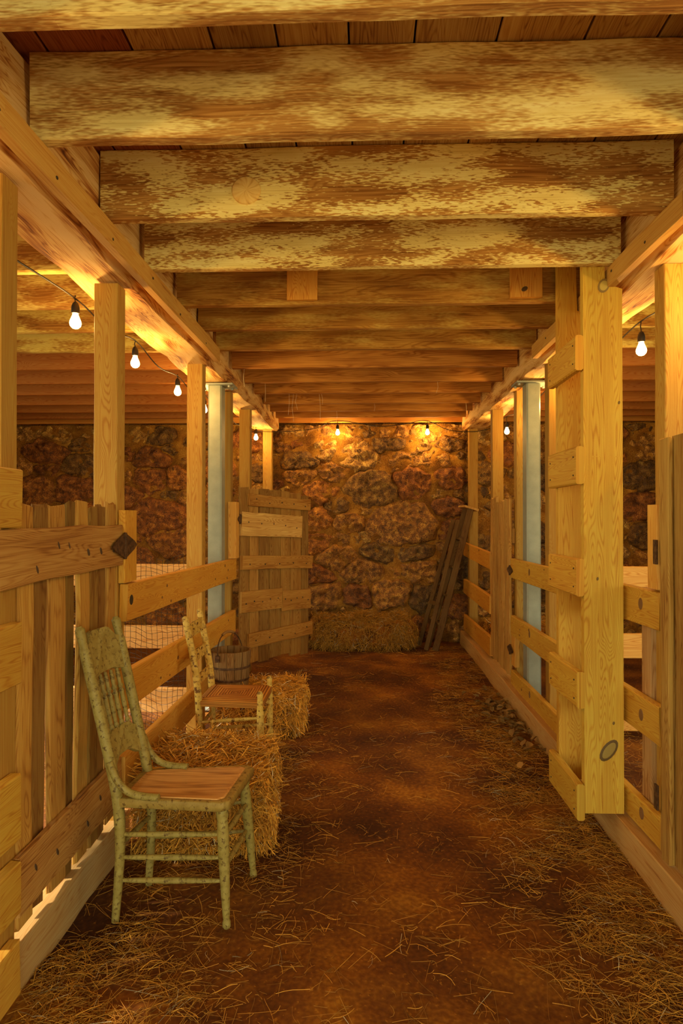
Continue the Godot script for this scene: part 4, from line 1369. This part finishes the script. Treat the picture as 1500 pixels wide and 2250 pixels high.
func straw_layer(called: String, parent: Node3D, list: Array, at := Vector3.ZERO) -> void:
	if stalks.is_empty(): stalk_meshes()
	for v in 3:
		var part := []
		for i in range(v, list.size(), 3): part.append(list[i])
		var mm := MultiMesh.new()
		mm.transform_format = MultiMesh.TRANSFORM_3D
		mm.use_colors = true
		mm.mesh = stalks[v]
		mm.instance_count = part.size()
		for i in part.size():
			mm.set_instance_transform(i, part[i][0])
			mm.set_instance_color(i, part[i][1])
		var o := MultiMeshInstance3D.new()
		o.name = called
		o.multimesh = mm
		o.material_override = M.straw
		parent.add_child(o, true)
		o.set_meta("kind", "stuff")

func stalk_at(p: Vector3, dir: Vector3, l: float, thick: float, col: Color) -> Array:
	var x := dir.normalized()
	var y := Vector3.UP if absf(x.y) < 0.95 else Vector3.RIGHT
	var z := x.cross(y).normalized()
	y = z.cross(x)
	var roll := rng.randf() * TAU
	var y2 := y * cos(roll) + z * sin(roll)
	var z2 := x.cross(y2)
	return [Transform3D(Basis(x * l, y2 * l * thick, z2 * l * thick), p), col]

# a bale: slumped block of pressed straw, with loose stalks sticking out all over
func bale(label: String, c: Vector3, size: Vector3, turn: float, count: int, slump: float, col := Vector2(0.55, 1.15), e := 0.28) -> void:
	var t := thing("straw_bale", label, "straw bale", c, "")
	var bs := Basis(Vector3.UP, turn)
	var h := size * 0.5
	var nu := 28
	var nv := 16
	var surf := func(th: float, ph: float) -> Vector3:
		# superellipsoid, then roughened
		var cq := Vector3(cos(ph) * cos(th), sin(ph), cos(ph) * sin(th))
		var q := cq / pow(pow(absf(cq.x), 2.0 / e) + pow(absf(cq.y), 2.0 / e) + pow(absf(cq.z), 2.0 / e), e * 0.5)
		var p := q * h
		p.y += h.y
		var n := fnl.get_noise_3d(p.x * 30 + c.x * 90, p.y * 30, p.z * 30 + c.z * 90)
		p += Vector3(q.x, 0.6 * q.y, q.z) * n * 0.035
		p.y *= 1.0 + slump * fnl.get_noise_1d(p.x * 16 + c.z * 50)
		return Vector3(p.x, maxf(p.y, 0.0), p.z)
	var rows := []
	for j in nv + 1:
		var row := []
		for i in nu:
			row.append(surf.call(TAU * i / nu, lerpf(-PI * 0.5 + 0.001, PI * 0.5 - 0.001, float(j) / nv)))
		row.reverse()
		rows.append(row)
	put(skin(rows, true, Color(0.85, 0.62, 0.28), false, 1.0), "straw_core", t, M.bale, Transform3D(bs, c))
	var list := []
	for i in count:
		# pick a point on a face of the block, then draw it onto the rounded surface
		var f := rng.randf()
		var q := Vector3(rng.randf_range(-1, 1), rng.randf_range(-1, 1), rng.randf_range(-1, 1))
		var nrm := Vector3.UP
		var ax := 0
		var areas := [h.x * h.z, h.x * h.y * 2.0, h.z * h.y * 2.0]
		var tot: float = areas[0] + areas[1] + areas[2]
		if f < areas[0] / tot: q.y = 1; nrm = Vector3.UP
		elif f < (areas[0] + areas[1]) / tot: q.z = 1.0 if rng.randf() < 0.6 else -1.0; nrm = Vector3(0, 0, q.z)
		else: q.x = 1.0 if rng.randf() < 0.6 else -1.0; nrm = Vector3(q.x, 0, 0)
		var on := q / pow(pow(absf(q.x), 2.0 / e) + pow(absf(q.y), 2.0 / e) + pow(absf(q.z), 2.0 / e), e * 0.5)
		var p := Vector3(on.x * h.x, on.y * h.y + h.y, on.z * h.z)
		p.y *= 1.0 + slump * fnl.get_noise_1d(p.x * 16 + c.z * 50)
		var n := fnl.get_noise_3d(p.x * 30 + c.x * 90, p.y * 30, p.z * 30 + c.z * 90)
		p += nrm * n * 0.03
		var flow := Vector3(rng.randf_range(-1, 1), rng.randf_range(-0.3, 0.3), rng.randf_range(-1, 1))
		if absf(nrm.x) > 0.5: flow = Vector3(0, rng.randf_range(-1, 0.25), rng.randf_range(-0.6, 0.6))
		elif absf(nrm.z) > 0.5: flow = Vector3(rng.randf_range(-0.7, 0.7), rng.randf_range(-1, 0.3), 0)
		else: flow.y = 0
		var dir := (flow.normalized() + nrm * rng.randf_range(-0.05, 0.55)).normalized()
		var l := rng.randf_range(0.05, 0.15)
		var wp := c + bs * (p + dir * l * 0.25)
		list.append(stalk_at(wp, bs * dir, l, rng.randf_range(0.8, 1.6) * 0.13 / l, straw_color(col.x, col.y)))
	var node := Node3D.new()
	straw_layer("loose_stalks", t, list)
	node.free()
	for ch in t.get_children():
		if ch is MultiMeshInstance3D: ch.global_transform = Transform3D()

func build_bales() -> void:
	bale("straw bale right behind the pressed back chair", Vector3(-0.74, 0.0, -3.12), Vector3(0.58, 0.36, 0.54), 0.04, 8000, 0.03)
	bale("straw bale carrying the wooden bucket", Vector3(-0.74, 0.0, -4.62), Vector3(0.60, 0.305, 0.42), 0.02, 5000, 0.03, Vector2(0.6, 1.25))
	bale("long slumped straw bale lying at the foot of the stone wall", Vector3(-0.03, 0.0, -7.50), Vector3(1.24, 0.33, 0.44), 0.03, 9000, 0.55, Vector2(0.32, 0.8), 0.62)
	bale("straw bale in the pen behind the short far fence", Vector3(1.75, 0.0, -7.3), Vector3(0.7, 0.34, 0.5), 0.1, 3000, 0.1)

func build_stepladder() -> void:
	var t := thing("stepladder", "old dark wooden stepladder folded and leaning beside stone wall", "ladder", Vector3(0.82, 0, -7.45))
	var b0 := Vector3(0.80, 0.005, -7.32)
	var top := Vector3(1.225, 1.60, -7.50)
	var ax := (top - b0).normalized()
	var wide := Vector3(-0.06, 0, -0.27)
	var back := Vector3(-0.10, 0.03, -0.04)
	var w := Color(0.145, 0.095, 0.035)
	for s in 2:
		var o := wide * s
		var o2 := wide * s * 0.55
		beam("side_rail", t, b0 + o, top + o2, 0.024, 0.07, M.old, w * rng.randf_range(0.85, 1.15), {"up": Vector3(1, 0.2, 0.3), "seg": 4, "rough": 0.004})
		beam("rear_leg", t, b0 + o + back + Vector3(0, -0.03, 0), top + o2 + back - ax * 0.16, 0.024, 0.05, M.old, w * rng.randf_range(0.7, 1.0), {"up": Vector3(1, 0.2, 0.3), "seg": 4, "rough": 0.004})
	for k in 4:
		var f := 0.18 + 0.2 * k
		var a := b0.lerp(top, f)
		beam("step", t, a, a + wide * lerpf(1.0, 0.55, f), 0.10, 0.022, M.old, w, {"up": ax})
	beam("top_cap", t, top - wide * 0.12 + ax * 0.012, top + wide * 0.67 + ax * 0.012, 0.17, 0.024, M.old, Color(0.6, 0.46, 0.2), {"up": ax})
	beam("rear_brace", t, b0.lerp(top, 0.3) + back, b0.lerp(top, 0.3) + back + wide * 0.86, 0.02, 0.045, M.old, w, {"up": ax})

func build_litter() -> void:
	# loose straw on the floor: drifts along both edges, thin in the middle
	var t := thing("floor_straw", "loose straw scattered over the earth floor", "straw", Vector3(0, 0.01, -3))
	t.set_meta("kind", "stuff")
	var list := []
	var tries := 0
	while list.size() < 15000 and tries < 300000:
		tries += 1
		var x := rng.randf_range(-1.08, 1.15)
		var d := 1.5 + 6.2 * pow(rng.randf(), 1.6)
		var dens := 0.055
		dens += 1.1 * smoothstep(0.45, 1.05, x) * smoothstep(1.2, 2.6, d) * (1.0 - 0.65 * smoothstep(5.0, 6.5, d))
		dens += 0.9 * smoothstep(-0.35, -0.8, x) * (1.0 - smoothstep(2.0, 2.5, d))
		dens += 0.28 * smoothstep(-0.1, -0.5, x) * smoothstep(1.8, 3.0, d) * (1.0 - smoothstep(4.3, 4.9, d))
		dens *= clampf(0.8 + 1.6 * fnl.get_noise_2d(x * 30.0, d * 30.0), 0.1, 1.5)
		if rng.randf() > dens: continue
		list.append(floor_stalk(x, d))
	# the two pens
	for i in 2600:
		list.append(floor_stalk(rng.randf_range(1.35, 2.6), rng.randf_range(2.2, 5.5)))
	for i in 1500:
		list.append(floor_stalk(rng.randf_range(-2.4, -1.25), rng.randf_range(2.2, 6.0)))
	straw_layer("loose_stalks", t, list)
	for ch in t.get_children(): ch.global_transform = Transform3D()
	# dry leaves by the sill
	var lt := thing("dry_leaves", "drift of curled dry leaves against the ladder side sill", "leaves", Vector3(1.0, 0.02, -4.8))
	lt.set_meta("kind", "stuff")
	var s := Soup.new()
	for i in 120:
		var x := 1.14 - absf(rng.randfn(0, 0.13))
		var d := rng.randfn(4.85, 0.38)
		var tt := rng.randf_range(0.5, 1.1)
		s.tint = Color(0.36 * tt, 0.20 * tt, 0.05 * tt)
		var b := Basis.from_euler(Vector3(rng.randf_range(-0.5, 0.5), rng.randf() * TAU, rng.randf_range(-0.5, 0.5))).scaled(Vector3.ONE * rng.randf_range(0.018, 0.042))
		var o := Vector3(x, 0.018 + rng.randf() * 0.02, -d)
		var cu := rng.randf_range(0.1, 0.6)
		var ed := [Vector3(-1, 0, 0), Vector3(-0.4, cu, 0.55), Vector3(0.3, cu * 1.2, 0.5), Vector3(1, 0.1, 0), Vector3(0.3, cu, -0.5), Vector3(-0.4, cu * 0.8, -0.6)]
		for k in 6:
			var z := Vector2.ZERO
			s.tri(o, o + b * ed[k], o + b * ed[(k + 1) % 6], z, z, z)
	put(s.mesh(), "leaf_drift", lt, M.leaf, Transform3D())

func floor_stalk(x: float, d: float) -> Array:
	var y := fnl.get_noise_2d(x * 14.0, -d * 14.0) * 0.022 + fnl.get_noise_2d(x * 60.0 + 50.0, -d * 60.0) * 0.006 - 0.008
	var g := rng.randf() * TAU
	var l := rng.randf_range(0.03, 0.16) * (0.6 + 0.4 * rng.randf())
	var dir := Vector3(cos(g), rng.randf_range(-0.02, 0.12), sin(g))
	return stalk_at(Vector3(x, y + 0.004 + rng.randf() * 0.006, -d), dir, l, rng.randf_range(0.5, 1.15) * 0.085 / l, straw_color(0.3, 0.95))

func build_cobwebs() -> void:
	var t := thing("cobweb", "few dusty cobweb threads hanging from joists near stone wall", "cobweb", Vector3(-0.7, 2.6, -6.0))
	for q in [[-0.93, 4.96, 0.14], [-0.70, 5.98, 0.20], [-0.66, 5.98, 0.26], [-0.63, 5.99, 0.15], [-0.42, 6.0, 0.24], [-0.40, 6.0, 0.10], [0.10, 6.51, 0.08], [-0.30, 6.98, 0.12], [0.62, 5.48, 0.10], [1.02, 6.50, 0.14], [-0.85, 5.5, 0.16]]:
		var a := Vector3(q[0], JY + 0.003, -q[1] - 0.02)
		tube("thread", t, [a, a + Vector3(rng.randf_range(-0.02, 0.02), -q[2] * 0.5, 0.01), a + Vector3(rng.randf_range(-0.01, 0.01), -q[2], 0)], 0.0011, M.straw, Color(0.75, 0.62, 0.36), 4)
